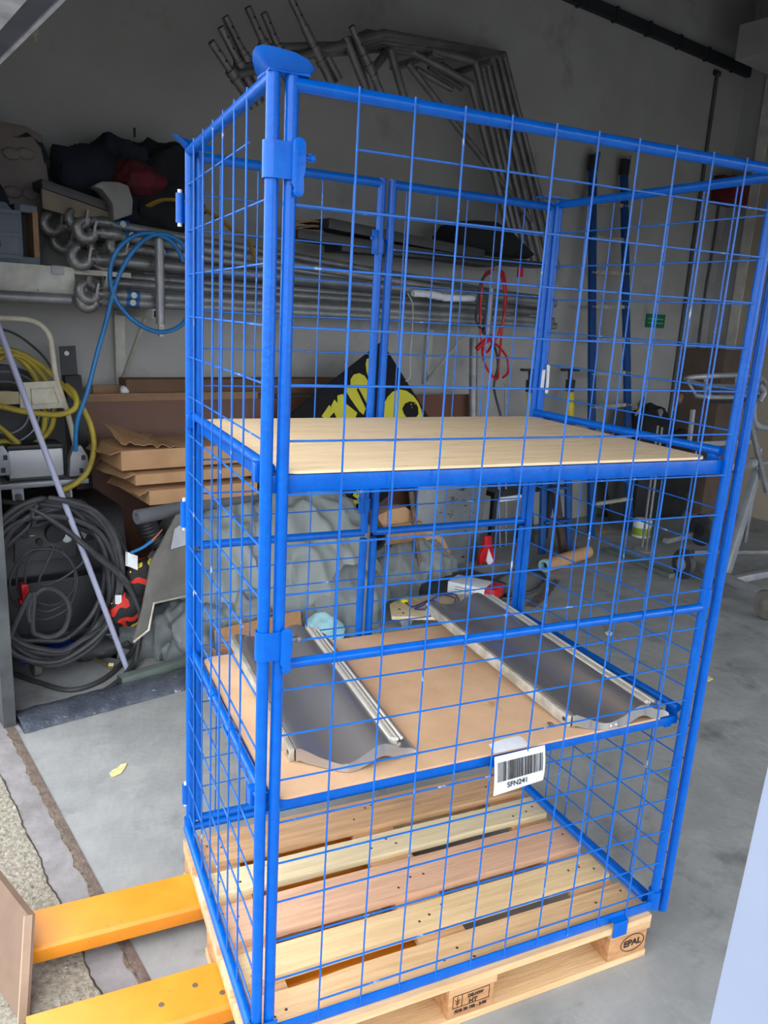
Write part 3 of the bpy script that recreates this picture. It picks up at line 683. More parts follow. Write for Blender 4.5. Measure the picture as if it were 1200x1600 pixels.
STICK = mat('blue_sticker', (30, 96, 150), rough=.5); STW = mat('sticker_dot', (206, 208, 206), rough=.5)
braces = [  # left end pixel, wall distance, right end height offset, length, angle of hook, sticker, label
 ((127, 476), 2.87, 0, 3.55, 0, 1, 'lowest hooked scaffold brace lying at the front of the bracket stack'),
 ((128, 457), 2.86, 0, 3.5, 0, 1, 'second lowest hooked scaffold brace with a blue band by its hook'),
 ((143, 440), 2.97, 0, 3.5, 1, 0, 'scaffold brace whose dark hook eye sits beside the upper corner of the white board'),
 ((166, 431), 3.04, 0, 3.45, 1, 0, 'scaffold brace set back just above the dark hook eye'),
 ((116, 402), 2.88, -.02, 3.55, 0, 0, 'scaffold brace with its open hook reaching furthest left over the white board'),
 ((150, 409), 3.0, -.03, 3.5, 0, 0, 'scaffold brace with a bright hook just right of the furthest hook'),
 ((176, 386), 2.93, -.07, 3.4, 0, 1, 'scaffold brace with round open hook nearest the blue hose loop'),
 ((146, 383), 3.02, -.05, 3.5, 1, 0, 'scaffold brace with its hook wedged left of the round open hook'),
 ((124, 360), 2.90, -.12, 3.5, 0, 1, 'upper scaffold brace with a ring hook and blue band with white dot'),
 ((112, 342), 3.06, -.13, 3.5, 1, 1, 'topmost scaffold brace lying just under the small wooden crate'),
 ((72, 350), 3.14, -.18, 3.6, 0, 0, 'scaffold brace with dim hook beside the blue clamp frame'),
 ((88, 377), 3.18, -.06, 3.55, 1, 0, 'scaffold brace deep in the shadow behind the ring hook'),
 ((150, 420), 3.2, -.02, 3.5, 1, 0, 'scaffold brace at the back of the stack against the wall'),
]
for (px, py), v, dz, Ln, ho, stick, label in braces:
    t = Thing('scaffold_brace', label, 'scaffold brace', 'hooked scaffold braces on the wall brackets')
    p = P(px, py, v=v); u0, z0 = uz(p); z0 = max(z0, 1.80)
    a = W(u0+.10, v, z0); b = W(u0+Ln, v, max(1.80, z0+dz*1.6))
    tb = t.part('tube', MB().tube([a, b], .0245, 14), GALV)
    m = MB(); m.lathe(a-U*.03, a+U*.10, ((0, .016), (.35, .022), (.55, .030), (1, .030)), 14)
    pts = []
    th0 = 0 if ho == 0 else math.radians(25)
    for k in range(15):
        th = th0 + math.radians(-20) - math.radians(245)*k/14
        pts.append(W(u0+.03+math.cos(th)*.043, v-.004, z0+.008+math.sin(th)*.043))
    m.tube(pts, [.022]*10+[.021, .019, .017, .014, .010], 10, flat=1.3)
    h = t.part('hook', m, CAST)
    t.sub(h, 'wedge', MB().beam(W(u0+.075, v-.02, z0+.05), W(u0+.06, v-.02, z0-.02), .012, .022), CAST)
    if stick:
        s = t.part('sticker', MB().lathe(a+U*.12, a+U*.19, ((0, .0252), (1, .0252)), 14), STICK, 'blue sticker band')
        c = a+U*.155-V*.0252+ZZ*.001; t.sub(s, 'dot', MB().lathe(c, c-V*.0012, ((0, .016), (1, .016)), 12), STW, 'white dot')
    t.done()
# long lone tube and white board at the left
p = P(0, 465, v=2.86); q = P(103, 468, v=2.86)
solo('steel_tube', MB().tube([W(-.09, 2.86, q.z), W(q.dot(U)+.02, 2.86, q.z)], .026, 14), GALV, 'plain grey tube running under the white board at the left', 'tube')
a = P(0, 411, v=2.9); b = P(116, 418, v=2.9); c = P(118, 460, v=2.9)
t = Thing('shelf_fascia', 'white board fixed along the shelf edge left of the scaffold hooks', 'board')
bd = t.part('board', MB().uvbox(-.09, b.dot(U), 2.9, 2.925, c.z, b.z), WHITEP, bevel=.002)
pl = P(90, 422, v=2.9); t.part('latch_plate', MB().uvbox(pl.dot(U)-.03, pl.dot(U)+.03, 2.893, 2.9, pl.z-.022, pl.z+.022), GALV, bevel=.002); t.done()
ut, zt2 = b.dot(U), b.z
solo('shelf_board', MB().uvbox(-.09, ub1-.1, 2.93, WALLV, zt2-.03, zt2-.005), WHITEP, 'white shelf board behind the white edge board at the left', 'shelf')

# ------------------------------------------------------------------ things lying on the shelf and on the tubes
def crate_front(px0, px1, py0, py1, v): 
    a = P(px0, py1, v=v); b = P(px1, py0, v=v); return a.dot(U), b.dot(U), a.z, b.z
u0, u1, z0, z1 = crate_front(-20, 27, 318, 406, 2.95); z0 = zt2
t = Thing('folding_crate', 'blue-grey folding crate at the left end of the shelf', 'crate')
m = MB(); m.prism([W(u0, 2.95, z0), W(u1, 2.95, z0), W(u1, 2.95, z1-.06), W(u1-.05, 2.95, z1), W(u0, 2.95, z1)], V*.32)
bd = t.part('body', m, CRATEG, bevel=.004)
for zz in (z0+.02, z0+.12, z1-.05): t.part('rib', MB().uvbox(u0, u1+.004, 2.938, 2.95, zz, zz+.018), CRATEG)
for dz in (.0, .05, .10): t.part('slot', MB().uvbox(u1-.10, u1-.085, 2.944, 2.951, z0+.07+dz, z0+.105+dz), DBLACK)
t.done()
u0, u1, z0, z1 = crate_front(27, 58, 322, 408, 2.98); z0 = zt2
t = Thing('clamp_frame', 'small blue frame with a wooden edge standing beside the folding crate', 'frame')
t.part('side', MB().uvbox(u0, u0+.03, 2.98, 3.1, z0, z1), CRATEG, bevel=.003); t.part('wooden_edge', MB().uvbox(u1-.025, u1, 2.975, 3.1, z0, z1-.03), BROWNE)
t.part('top', MB().uvbox(u0, u1, 2.98, 3.1, z1-.035, z1), CRATEG, bevel=.003); t.part('foot', MB().uvbox(u0, u1, 2.97, 3.1, z0, z0+.035), CRATEG, bevel=.003)
t.part('back', MB().uvbox(u0, u1, 3.1, 3.11, z0, z1), DBLACK); t.done()
u0, u1, z0, z1 = crate_front(-10, 74, 212, 300, 3.24)
t = Thing('moulded_case', 'tall taupe moulded plastic case standing against the wall at the far left', 'case')
bd = t.part('shell', MB().prism([W(u0, 3.24, zt2), W(u1-.06, 3.24, zt2), W(u1, 3.24, z0+.1), W(u1-.02, 3.24, z1), W(u1-.10, 3.24, z1+.03), W(u0, 3.24, z1+.03)], V*.14), MOULD, bevel=.02)
for px, py in ((18, 240), (40, 240), (20, 300), (48, 303)): c = P(px, py, v=3.235); t.part('dimple', MB().blob(c, (.045, .012, .03), 0, 1, 0, 16, 10), MOULD)
t.done()
c = P(45, 213, v=3.33); solo('dark_jacket', MB().prism([P(x, y, v=3.24) for x, y in ((8, 207), (25, 211), (42, 204), (56, 216), (68, 224), (77, 248), (70, 258), (62, 232), (50, 216), (26, 217), (18, 214))], V*.12), NAVY, 'dark navy cloth draped over the top of the taupe case', 'cloth', bevel=.006)
c = P(8, 290, v=3.02); solo('dark_sack', MB().blob(W(c.dot(U)-.09, 3.12, zt2+.22), (.13, .10, .22), .06, 4, 3, 24, 16, floor=zt2), NAVY, 'dark sack standing behind the folding crate', 'sack')
u0, u1, z0, z1 = crate_front(64, 176, 312, 336, 3.10)
t = Thing('wooden_tray', 'shallow dark topped wooden box lying on the topmost scaffold tubes', 'box')
zs = z0-.02
t.part('side', MB().prism([W(u0, 3.06, zs+.05), W(u1, 3.06, zs-.01), W(u1, 3.06, z1-.075), W(u0, 3.06, z1+.005)], V*.03), mat('dusty_wood', (132, 122, 106), (108, 98, 84), rough=.8), bevel=.002)
t.part('lid', MB().prism([W(u0, 3.05, z1+.006), W(u1+.01, 3.05, z1-.074), W(u1+.01, 3.05, z1-.03), W(u0, 3.05, z1+.05)], V*.26), CHARC, bevel=.002); t.done()
c = P(190, 312, v=3.2)
solo('grey_canister', MB().prism([P(x, y, v=2.98) for x, y in ((146, 290), (160, 283), (185, 284), (201, 290), (208, 312), (207, 335), (178, 345), (176, 318), (160, 296))], V*.12), GREYC, 'pale grey bent box leaning among the dark clothes above the tubes', 'box', bevel=.008)
for px, py, rx, rz, mt, sd, lb, v in ((188, 285, .30, .19, NAVY, 1, 'heap of dark navy work clothes behind the wooden box', 3.28), (252, 298, .22, .20, BLACKC, 2, 'heap of black cloth at the right of the navy clothes', 3.25), (212, 280, .12, .075, mat('dark_red_cloth', (96, 24, 34), (64, 14, 22), rough=.9, scale=9, bump=.3), 4, 'dark red cloth bundle between the navy and black heaps', 3.16)):
    c = P(px, py, v=v); solo('cloth_heap', MB().blob(c, (rx, .13, rz), .42, 6.5, sd, 60, 34), mt, lb, 'cloth heap', 'work clothes heaped on the shelf')
st = Thing('ratchet_strap', 'dull yellow strap draped down over the scaffold tubes behind the cage', 'strap')
m = MB(); pts = [P(x, y, v=v) for x, y, v in ((232, 322, 3.08), (258, 312, 3.0), (300, 318, 2.96), (340, 340, 2.93), (362, 358, 2.90), (384, 372, 2.87), (396, 395, 2.85), (402, 412, 2.84))]
m.tube(smoothpath(pts, 5), .03, 8, flat=.2); st.part('webbing', m, TAN); st.done()
# slatted boards, black planks and bag on top of the tubes
for k in range(4):
    a = P(462, 347+9*k, v=2.98); b = P(506, 346+7*k, v=2.98)
    m = MB(); m.grid(lambda s, t_: a.lerp(b, s)+ZZ*(.012*math.sin(s*3.14))+V*.16*t_, 8, 3, (0, 0, -.014)); solo('curved_slat', m, BROWNE, ('top', 'second', 'third', 'lowest')[k]+' of four pale curved slats stacked on the tubes behind the cage', 'slat', 'pale curved slats on the tubes')
for (x0, y0), (x1, y1), w, lb in (((500, 350), (742, 398), .06, 'long black plank lying uppermost on the scaffold tubes'), ((452, 366), (760, 412), .05, 'black plank below the uppermost plank on the tubes'), ((520, 388), (846, 415), .04, 'dark perforated plank under the black bag on the tubes')):
    a = P(x0, y0, v=2.97); b = P(x1, y1, v=2.97); solo('plank', MB().beam(a, b, .2, w), CHARC if w > .045 else DBLACK, lb, 'plank', 'planks on the scaffold tubes', bevel=.004)
c = P(765, 372, v=3.1)
bp = [P(x, y, v=2.99) for x, y in ((708, 368), (722, 350), (742, 344), (778, 346), (800, 360), (826, 386), (838, 398), (828, 404), (760, 394), (712, 386))]
solo('black_bag', MB().prism(bp, V*.24), BLACKC, 'black holdall lying on the planks at the right end of the tube stack', 'bag', bevel=.02)
p = P(650, 462, v=2.83)
wpts = [P(x, y, v=2.84) for x, y in ((645, 458), (672, 460), (700, 465), (740, 466))]
solo('plastic_film', MB().tube(smoothpath(wpts, 6), [.022+.012*abs(noise.noise(Vector((k*.6, 1, 2)))) for k in range(19)], 10), PAPER, 'crumpled white plastic film lying along the scaffold tubes', 'film')
solo('red_tag', MB().prism([P(x, y, v=2.84) for x, y in ((810, 419), (818, 418), (817, 433), (809, 433))], V*.01), REDP, 'small red tag hanging at the right end of the tubes', 'tag')
wc = Thing('hanging_string', 'thin white cord hanging down in front of the wall from the tubes', 'cord')
wc.part('cord', MB().tube(smoothpath([P(x, y, v=2.82) for x, y in ((637, 458), (645, 478), (644, 520), (641, 560), (641, 588), (634, 596))], 6), .004, 6), WHITEP); wc.done()

# ------------------------------------------------------------------ hoses and cables on the bracket tubes
vh = eb-.062
hose = [P(x, y, v=vh) for x, y in ((118, 705), (119, 660), (134, 614), (150, 556), (166, 505), (178, 460), (190, 425), (206, 395), (228, 372), (250, 366), (272, 372), (292, 390), (305, 425), (304, 465), (290, 500), (266, 516), (238, 517), (210, 502), (188, 478), (176, 450), (174, 418), (184, 390), (205, 370), (232, 364), (262, 374), (280, 392), (288, 408))]
for k, p in enumerate(hose): p -= V*(.018*math.sin(k*.9))
solo('air_hose', MB().tube(smoothpath(hose, 8), .0115, 10), BLUEH, 'blue air hose looped over the galvanised tube and trailing down the wall', 'hose')
vj = eb-.06
jc = Thing('jumper_cable', 'red and black cable set looped on the right bracket tube', 'cable')
red = [(771, 421), (757, 430), (752, 460), (750, 500), (752, 530), (760, 550), (768, 540), (780, 520), (788, 490), (791, 460), (788, 430), (782, 424), (786, 440), (789, 470), (784, 520), (780, 560), (778, 590), (770, 588), (758, 570), (754, 545), (764, 530), (790, 555), (794, 580), (786, 590)]
jc.part('red_lead', MB().tube(smoothpath([P(x, y, v=vj-.012*(k % 3)) for k, (x, y) in enumerate(red)], 6), .0085, 8), REDP, 'red lead')
blk = [(768, 424), (752, 440), (746, 480), (744, 500), (756, 520), (772, 540), (778, 570), (772, 600), (774, 618), (784, 660), (778, 690)]
jc.part('black_lead', MB().tube(smoothpath([P(x, y, v=vj-.02*(k % 2)) for k, (x, y) in enumerate(blk)], 6), .009, 8), RUBBER, 'black lead')
jc.part('clamp', MB().prism([P(x, y, v=vj-.03) for x, y in ((745, 543), (756, 532), (770, 522), (768, 532), (756, 540), (748, 548))], V*.02), REDP); jc.done()

# ================================================================== SCAFFOLD END FRAMES HUNG HIGH ON THE WALL
legs = [((330, 65), (376, 135)), ((345, 42), (388, 128)), ((352, 26), (398, 120)), ((387, 11), (425, 96)), ((412, 20), (450, 110)), ((452, -8), (512, 118)), ((549, 41), (590, 135))]
names = ['leftmost of the hanging scaffold frames, spigot lowest', 'second scaffold frame from the left on the wall', 'third scaffold frame from the left with two spigot holes', 'fourth scaffold frame from the left, behind the cage corner guide', 'fifth scaffold frame from the left on the wall', 'scaffold frame whose spigot reaches highest of the hanging group', 'rightmost hanging scaffold frame with the short spigot by the joint']
tops = [(600, 52), (598, 58), (592, 64), (588, 70), (584, 76), (574, 52), (616, 66)]
corners = [(788, 86), (780, 88), (770, 90), (760, 92), (752, 94), (744, 97), (738, 132)]
ends = [(872, 420), (860, 420), (846, 415), (834, 410), (822, 405), (812, 400), (800, 380)]
for k, (s, e) in enumerate(legs):
    v0 = 2.72+.02*k; vb = 3.36-.045*k
    t = Thing('scaffolding_section', names[k], 'scaffold frame', 'scaffold frames hung on the wall')
    a = P(*s, v=v0); b = P(*e, v=v0+.05); d = (b-a).normalized()
    L = (b-a).length
    t.part('leg', MB().tube([a+d*.16, b+d*.12], .025, 14), DARKALU)
    sp = t.part('spigot', MB().pipe(a, a+d*.17, .020, .0165, 14), DARKALU)
    for q in (.055, .11): c = a+d*q-V*.0195; t.sub(sp, 'pin_hole', MB().lathe(c, c-V*.002, ((0, .006), (1, .006)), 10), DBLACK)
    t.part('collar', MB().tube([a+d*(L*.62), a+d*(L*.72)], .031, 14), DARKALU); t.part('collar', MB().tube([a+d*(L*.8), a+d*(L*.86)], .031, 14), DARKALU)
    j = a+d*(L*.75)
    m = P(*tops[k], v=v0+.25); n_ = P(*corners[k], v=vb); f = P(*ends[k], v=vb)
    t.part('crossbar', MB().tube([j, m], .025, 12), DARKALU)
    t.part('top_tube', MB().tube([m, n_], .0245, 12), DARKALU)
    t.part('side_tube', MB().tube([n_+(m-n_).normalized()*.01, f], .0245, 12), DARKALU)
    if k in (0, 2, 4): 
        q = P(690-10*k, 100+2*k, v=vb-.01); r = P(738-8*k, 136+k, v=vb-.01); t.part('diagonal', MB().tube([q, r], .02, 10), DARKALU)
    if k == 6:
        t.part('diagonal', MB().tube([P(636, 98, v=2.9), P(830, 345, v=3.2)], .021, 10), DARKALU)
    if k >= 3:
        st_, en_ = {3: ((500, 70), (530, 125)), 4: ((540, 58), (572, 140)), 5: ((610, 78), (636, 168)), 6: ((556, 60), (588, 160))}[k]
        t.part('stub', MB().tube([P(*st_, v=2.9), P(*en_, v=2.9)], .025, 12), DARKALU)
    t.done()
solo('hanging_clip', MB().prism([P(x, y, v=3.3) for x, y in ((808, 325), (816, 322), (830, 342), (826, 347))], V*.03), DARKALU, 'grey clip hanging at the lower end of the scaffold frames', 'clip')
hk = Thing('hanger_arm', 'steel hanger arms carrying the scaffold frames', 'hanger')
for px in (650, 740):
    c = P(px, 74 if px < 700 else 86, v=3.2); hk.part('arm', MB().uvbox(c.dot(U)-.02, c.dot(U)+.02, 3.0, WALLV, c.z-.09, c.z-.06), DARKALU)
hk.done()

# ================================================================== BOARDS AND SIGN LEANING ON THE WALL
a = P(128, 628, v=3.24); b = P(735, 648, v=3.24)
ba, bb = a.dot(U)-.05, b.dot(U)
zt3 = (a.z)
def lean(u0, u1, vb, vt, z1, th): return MB().prism([W(u0, vb, 0), W(u1, vb, 0), W(u1, vt, z1), W(u0, vt, z1)], V*th)
t = Thing('film_faced_board', 'large brown film faced board leaning along the wall behind everything', 'board')
t.part('sheet', lean(ba, bb, 3.10, 3.24, zt3, .02), BROWNB, bevel=.001); t.part('top_edge', MB().uvbox(ba, ba+1.15, 3.232, 3.264, zt3, zt3+.045), BROWNE); t.done()
a = P(144, 602, v=3.33); b = P(190, 618, v=3.33); solo('plywood_offcut', MB().uvbox(a.dot(U), b.dot(U), 3.32, 3.34, .0, a.z), BROWNE, 'raw plywood offcut showing above the brown board under the left bracket', 'offcut')
a = P(194, 592, v=3.30); c = P(203, 616, v=3.30)
t = Thing('wrapped_carton', 'long brown carton lying on edge on top of the brown board', 'carton')
t.part('box', MB().uvbox(a.dot(U), a.dot(U)+1.75, 3.272, 3.40, c.z-.01, a.z), mat('brown_carton', (112, 84, 62), (98, 72, 54), rough=.8), bevel=.006)
t.part('torn_end', MB().blob(W(a.dot(U)-.005, 3.285, c.z+.02), (.022, .02, .025), .35, 30, 3, 16, 12), PAPER); t.done()
# diamond sign
vS = 3.0
def SP(x, y, d=0): return P(x, y, v=vS-d)
cs = [SP(597, 534), SP(700, 700), SP(503, 858), SP(400, 690)]
t = Thing('sign_board', 'black diamond-set sign board with yellow lettering leaning under the tubes', 'sign')
bd = t.part('board', MB().prism(cs, V*.012), SIGNB)
def zpx(l): return [SP(440+x/4.615, 530+y/4.615, .003) for x, y in l]
shapes = [[(288, 555), (342, 475), (385, 518), (352, 555), (330, 590)], [(357, 482), (380, 435), (403, 462), (402, 405), (443, 395), (452, 455), (545, 530), (520, 600), (400, 575)],
          [(470, 345), (497, 330), (497, 290), (520, 255), (560, 245), (600, 265), (625, 310), (632, 400), (632, 470), (616, 470), (570, 380), (552, 350), (540, 362), (606, 500), (590, 545), (560, 520), (490, 420), (468, 380)],
          [(628, 285), (612, 235), (605, 180), (614, 142), (632, 138), (648, 200), (645, 290)], [(735, 270), (752, 292), (748, 340), (735, 402), (722, 380), (726, 300)],
          [(722, 575), (728, 500), (742, 455), (765, 415), (800, 378), (850, 362), (900, 372), (950, 408), (985, 455), (1008, 510), (1020, 575)]]
for s in shapes: t.sub(bd, 'yellow_lettering', MB().prism(zpx(s), -V*.0015), SIGNY, 'yellow lettering')
bs = [(868, 500), (890, 462), (925, 448), (962, 455), (982, 490), (985, 540), (960, 575), (905, 575), (882, 540)]
t.sub(bd, 'black_figure', MB().prism([p-V*.002 for p in zpx(bs)], -V*.0015), SIGNB)
for x, y, r in ((935, 470, 8), (962, 465, 7), (940, 492, 5)):
    c = SP(440+x/4.615, 530+y/4.615, .0075); t.sub(bd, 'yellow_spot', MB().lathe(c, c-V*.0015, ((0, r*.0007), (1, r*.0007)), 10), SIGNY)
for body, x, y, sz in (('ARI', 559, 778, .11),):
    o = SP(x, y, .004); t.sub(bd, 'yellow_lettering', None, SIGNY, obj=text_mesh('yellow_lettering', body, sz, o, SP(x+6, y-10, .004)-o, SP(x-9, y-6, .004)-o, SIGNY, .006))
t.done()

# ================================================================== LEFT: MACHINE, CABLE COIL, TROLLEY, HOSES
mu0, mu1, mv0, mv1 = -.04, .60, 2.52, 3.02
MTOP = P(100, 775, v=2.9).z - .02
t = Thing('welding_machine', 'black wheeled machine with control panel wrapped in cables at the left', 'machine')
low = P(90, 985, v=mv0).z; mid = P(90, 905, v=mv0).z
t.part('cabinet', MB().prism([W(mu0, mv0, .13), W(mu0, mv0, mid), W(mu0, mv0+.05, mid+.01), W(mu0, mv0+.12, MTOP-.03), W(mu0, mv0+.16, MTOP), W(mu0, mv1+.22, MTOP), W(mu0, mv1+.22, .13)], U*(mu1-mu0)), DBLACK, bevel=.015)
def fp(px, py): return P(px, py, v=mv0+.085)
t.part('control_panel', MB().prism([P(x, y, v=mv0+vv) for x, y, vv in ((22, 818, .095), (118, 812, .095), (118, 868, .05), (22, 880, .05))], -V*.012), CHARC, bevel=.003)
for px, py, r in ((85, 832, .05), (60, 845, .018), (38, 835, .018)):
    c = P(px, py, v=mv0+.075); t.part('knob', MB().lathe(c, c-V*.03, ((0, r), (1, r*.9)), 20), DBLACK)
c = P(103, 839, v=mv0+.075); g = t.part('gauge', MB().lathe(c, c-V*.02, ((0, .026), (1, .026)), 20), GREYM); t.sub(g, 'dial', MB().lathe(c-V*.02, c-V*.022, ((0, .02), (1, .02)), 16), PAPER)
for k, (px, py) in enumerate(((42, 838), (60, 866), (88, 840), (96, 858), (88, 828))): c = P(px, py, v=mv0+.06); t.part('marking', MB().beam(c, c+U*.035, .004, .003), PAPER)
t.part('front_ledge', MB().uvbox(mu0+.02, mu1-.05, mv0-.05, mv0, .18, .21), CHARC, bevel=.006)
hp = [P(x, y, v=mv0-.02) for x, y in ((121, 786), (133, 783), (145, 797), (152, 822), (150, 842), (134, 848), (126, 836), (122, 810))]
h = t.part('handle', MB().prism(hp, V*.07), DBLACK, bevel=.01)
t.sub(h, 'grip_panel', MB().prism([P(x, y, v=mv0-.026) for x, y in ((123, 800), (132, 812), (138, 832), (132, 842), (126, 832))], V*.008), GREYM, 'grey grip panel')
t.part('red_clamp', MB().prism([P(x, y, v=mv0-.15) for x, y in ((33, 914), (44, 913), (48, 934), (36, 940))], V*.05), REDP, 'red clamp', bevel=.006)
t.part('red_clamp', MB().prism([P(x, y, v=mv0-.15) for x, y in ((30, 938), (47, 942), (44, 958), (35, 956))], V*.05), REDP, 'red clamp', bevel=.006)
t.part('blue_tray', MB().prism([P(x, y, z=.09) for x, y in ((28, 1020), (82, 1017), (118, 1008), (112, 1022), (84, 1032), (30, 1037))], ZZ*.05), mat('blue_tray', (20, 66, 190), rough=.4), 'blue tray', bevel=.005)
for uu, vv in ((.10, 2.5), (.47, 2.56), (.1, 3.1), (.47, 3.1)):
    c = W(uu, vv, .06); k = t.part('castor', MB().lathe(c-U*.018, c+U*.018, ((0, .055), (.15, .06), (.85, .06), (1, .055)), 20), CASTOR)
    t.sub(k, 'fork', MB().uvbox(uu-.03, uu+.03, vv-.02, vv+.02, .118, .135), GREYM)
t.done()
# cable coil (one continuous black cable) hung on the machine
def ell(cx, cy, rx, ry, a0, a1, v, n=14, rot=0, jit=4, wob_=.03):
    o = []
    for k in range(n+1):
        th = math.radians(a0+(a1-a0)*k/n); x = math.cos(th)*rx; y = -math.sin(th)*ry; r = math.radians(rot)
        o.append(P(cx+x*math.cos(r)-y*math.sin(r)+R_.uniform(-jit, jit), cy+x*math.sin(r)+y*math.cos(r)+R_.uniform(-jit, jit), v=v+R_.uniform(-wob_, wob_)*.6))
    return o
def cu(pts, lo=-.075): return [p+U*max(0, lo-p.dot(U)) for p in pts]
coil = []
params = [(80, 905, 112, 128, 8), (82, 900, 104, 118, 4), (78, 912, 110, 108, -6), (86, 915, 100, 124, 12), (76, 908, 96, 122, -2), (84, 906, 92, 112, 6), (82, 914, 106, 116, 2), (70, 896, 96, 108, 16), (88, 918, 100, 104, -10), (80, 904, 84, 120, 3), (84, 900, 108, 122, -4)]
for k, (cx, cy, rx, ry, rot) in enumerate(params): coil += ell(cx, cy, rx, ry, 100, 100-352, 2.35+.011*k, 18, rot, 3)
coil += [P(x, y, v=2.32) for x, y in ((130, 850), (150, 868), (185, 898), (208, 930), (220, 968))] + [P(x, y, z=max(.013, zz)) for x, y, zz in ((219, 1000, .10), (206, 1040, .03), (172, 1074, .013), (120, 1097, .013), (60, 1110, .013), (12, 1118, .013))]
solo('cable_coil', MB().tube(smoothpath(cu(coil), 4), .0135, 8), RUBBER, 'thick coil of black cable hanging in front of the black machine', 'cable')
c2 = ell(76, 958, 32, 38, 200, -140, 2.30, 14, 0, .8, .006) + [P(x, y, v=2.30) for x, y in ((52, 925), (30, 962), (14, 1000))]
solo('cable_loop', MB().tube(smoothpath(c2, 5), .0125, 8), RUBBER, 'small round loop of black cable in front of the machine', 'cable')
c3 = ell(72, 905, 46, 50, 60, -300, 2.42, 14, 0, 1.5, .01)+ell(68, 912, 52, 56, 60, -300, 2.40, 14, 20, 1.5, .01)+ell(78, 900, 40, 46, 60, -280, 2.41, 12, 0, 1.5, .01) + [P(x, y, v=2.40) for x, y in ((60, 912), (95, 905), (128, 880), (128, 868))]
solo('thin_cable', MB().tube(smoothpath(c3, 4), .0055, 7), RUBBER, 'thinner black lead wound in rings on the machine front', 'cable')
c4 = [P(x, y, v=vv) for x, y, vv in ((-10, 784, 2.5), (20, 786, 2.42), (60, 800, 2.36), (100, 826, 2.34), (140, 858, 2.33), (178, 888, 2.33), (202, 915, 2.32))] + [P(x, y, z=zz) for x, y, zz in ((214, 955, .25), (214, 1000, .09), (196, 1030, .02), (160, 1062, .012), (110, 1078, .012), (60, 1066, .012), (20, 1052, .012))]
solo('floor_cable', MB().tube(smoothpath(c4, 6), .0125, 8), RUBBER, 'black cable crossing the machine and curving round on the floor', 'cable')
c5 = [P(x, y, v=2.45) for x, y in ((150, 800), (168, 815), (186, 838), (190, 850))] + [P(x, y, v=2.42) for x, y in ((205, 880), (215, 930), (218, 985))] + [P(x, y, z=.012) for x, y in ((208, 1046), (190, 1062), (150, 1092), (100, 1112))]
solo('trailing_cable', MB().tube(smoothpath(c5, 6), .010, 8), RUBBER, 'black cable falling at the right of the coil past the coloured gloves', 'cable')
solo('rubber_pile', MB().blob(P(165, 1000, z=.05), (.20, .16, .09), .3, 8, 5, 30, 16, floor=.001), RUBBER, 'low black rubber heap on the floor right of the machine', 'rubber heap')
# pole, fitting
a = P(199, 1046, z=.012); b = P(-30, 438, v=2.42)
solo('leaning_pole', MB().tube([a, b], .0135, 14), LAV, 'pale lavender pole leaning across the machine and trolley', 'pole')
f = [P(x, y, z=.018) for x, y in ((146, 1028), (160, 1036), (172, 1041), (178, 1040))]
t = Thing('brass_fitting', 'small brass hose fitting lying on the floor by the pole foot', 'fitting')
t.part('stem', MB().tube([f[0], f[2]], .009, 10), BRASS); t.part('nut', MB().lathe(f[2]-(f[2]-f[0]).normalized()*.01, f[3], ((0, .017), (1, .017)), 6), BRASS); t.done()

# platform trolley standing on the machine
vT = 2.80
dz = P(70, 756, v=vT).z
t = Thing('platform_trolley', 'platform trolley with cream folding handle parked above the black machine', 'trolley')
du = P(139, 752, v=vT).dot(U)
t.part('deck', MB().uvbox(-.05, du, vT, vT+.42, dz-.015, dz+.012), GREYM, bevel=.004)
hpx = [(-30, 496), (0, 497), (40, 499), (62, 507), (77, 525), (82, 552), (88, 592), (104, 640), (118, 696)]
t.part('handle', MB().tube(smoothpath([P(x, y, v=vT+.06) for x, y in hpx], 6), .0145, 12), CREAM, 'cream tubular handle')
pl = t.part('handle_panel', MB().prism([P(x, y, v=vT+.05) for x, y in ((30, 598), (89, 595), (101, 637), (32, 641))], V*.006), CREAM, 'cream panel')
t.sub(pl, 'panel_frame', MB().tube([P(x, y, v=vT+.047) for x, y in ((48, 608), (84, 606), (92, 630), (50, 632))], .003, 6, closed=True), CREAM)
t.part('yellowed_panel', MB().prism([P(x, y, v=vT+.055) for x, y in ((-20, 611), (29, 612), (31, 631), (-20, 634))], V*.006), mat('yellowed_cream', (196, 182, 140), rough=.6))
for px in (2, 124):
    c = P(px, 722, v=vT+.02); h = t.part('hinge', MB().prism([P(x, y, v=vT+.01) for x, y in ((px-15, 745), (px-14, 715), (px-8, 698), (px+3, 696), (px+13, 712), (px+17, 742))], V*.05), GREYM, bevel=.004)
    for dx, dy in ((3, 735), (6, 715)): q = P(px+dx, dy, v=vT+.008); t.sub(h, 'recess', MB().uvbox(q.dot(U)-.008, q.dot(U)+.01, vT+.004, vT+.02, q.z-.012, q.z+.012), DBLACK)
for px in (27, 103):
    c = P(px, 762, v=vT+.05); r = max(.03, (dz-.02-MTOP)/2-.012); cz = MTOP+r+.001; cc = W(c.dot(U), vT+.06, cz)
    k = t.part('castor', MB().lathe(cc-U*.016, cc+U*.016, ((0, r*.9), (.2, r), (.8, r), (1, r*.9)), 20), CASTOR)
    t.sub(k, 'fork', MB().prism([cc-U*.028+V*.02+ZZ*(dz-.015-cz), cc+U*.028+V*.02+ZZ*(dz-.015-cz), cc+U*.026-ZZ*.01, cc-U*.026-ZZ*.01], -V*.03), GREYM)
t.done()
a = P(13, 733, v=vT+.05); b = P(97, 690, v=vT+.05)
t = Thing('grey_speaker', 'grey metal box with black end caps standing on the trolley deck', 'box')
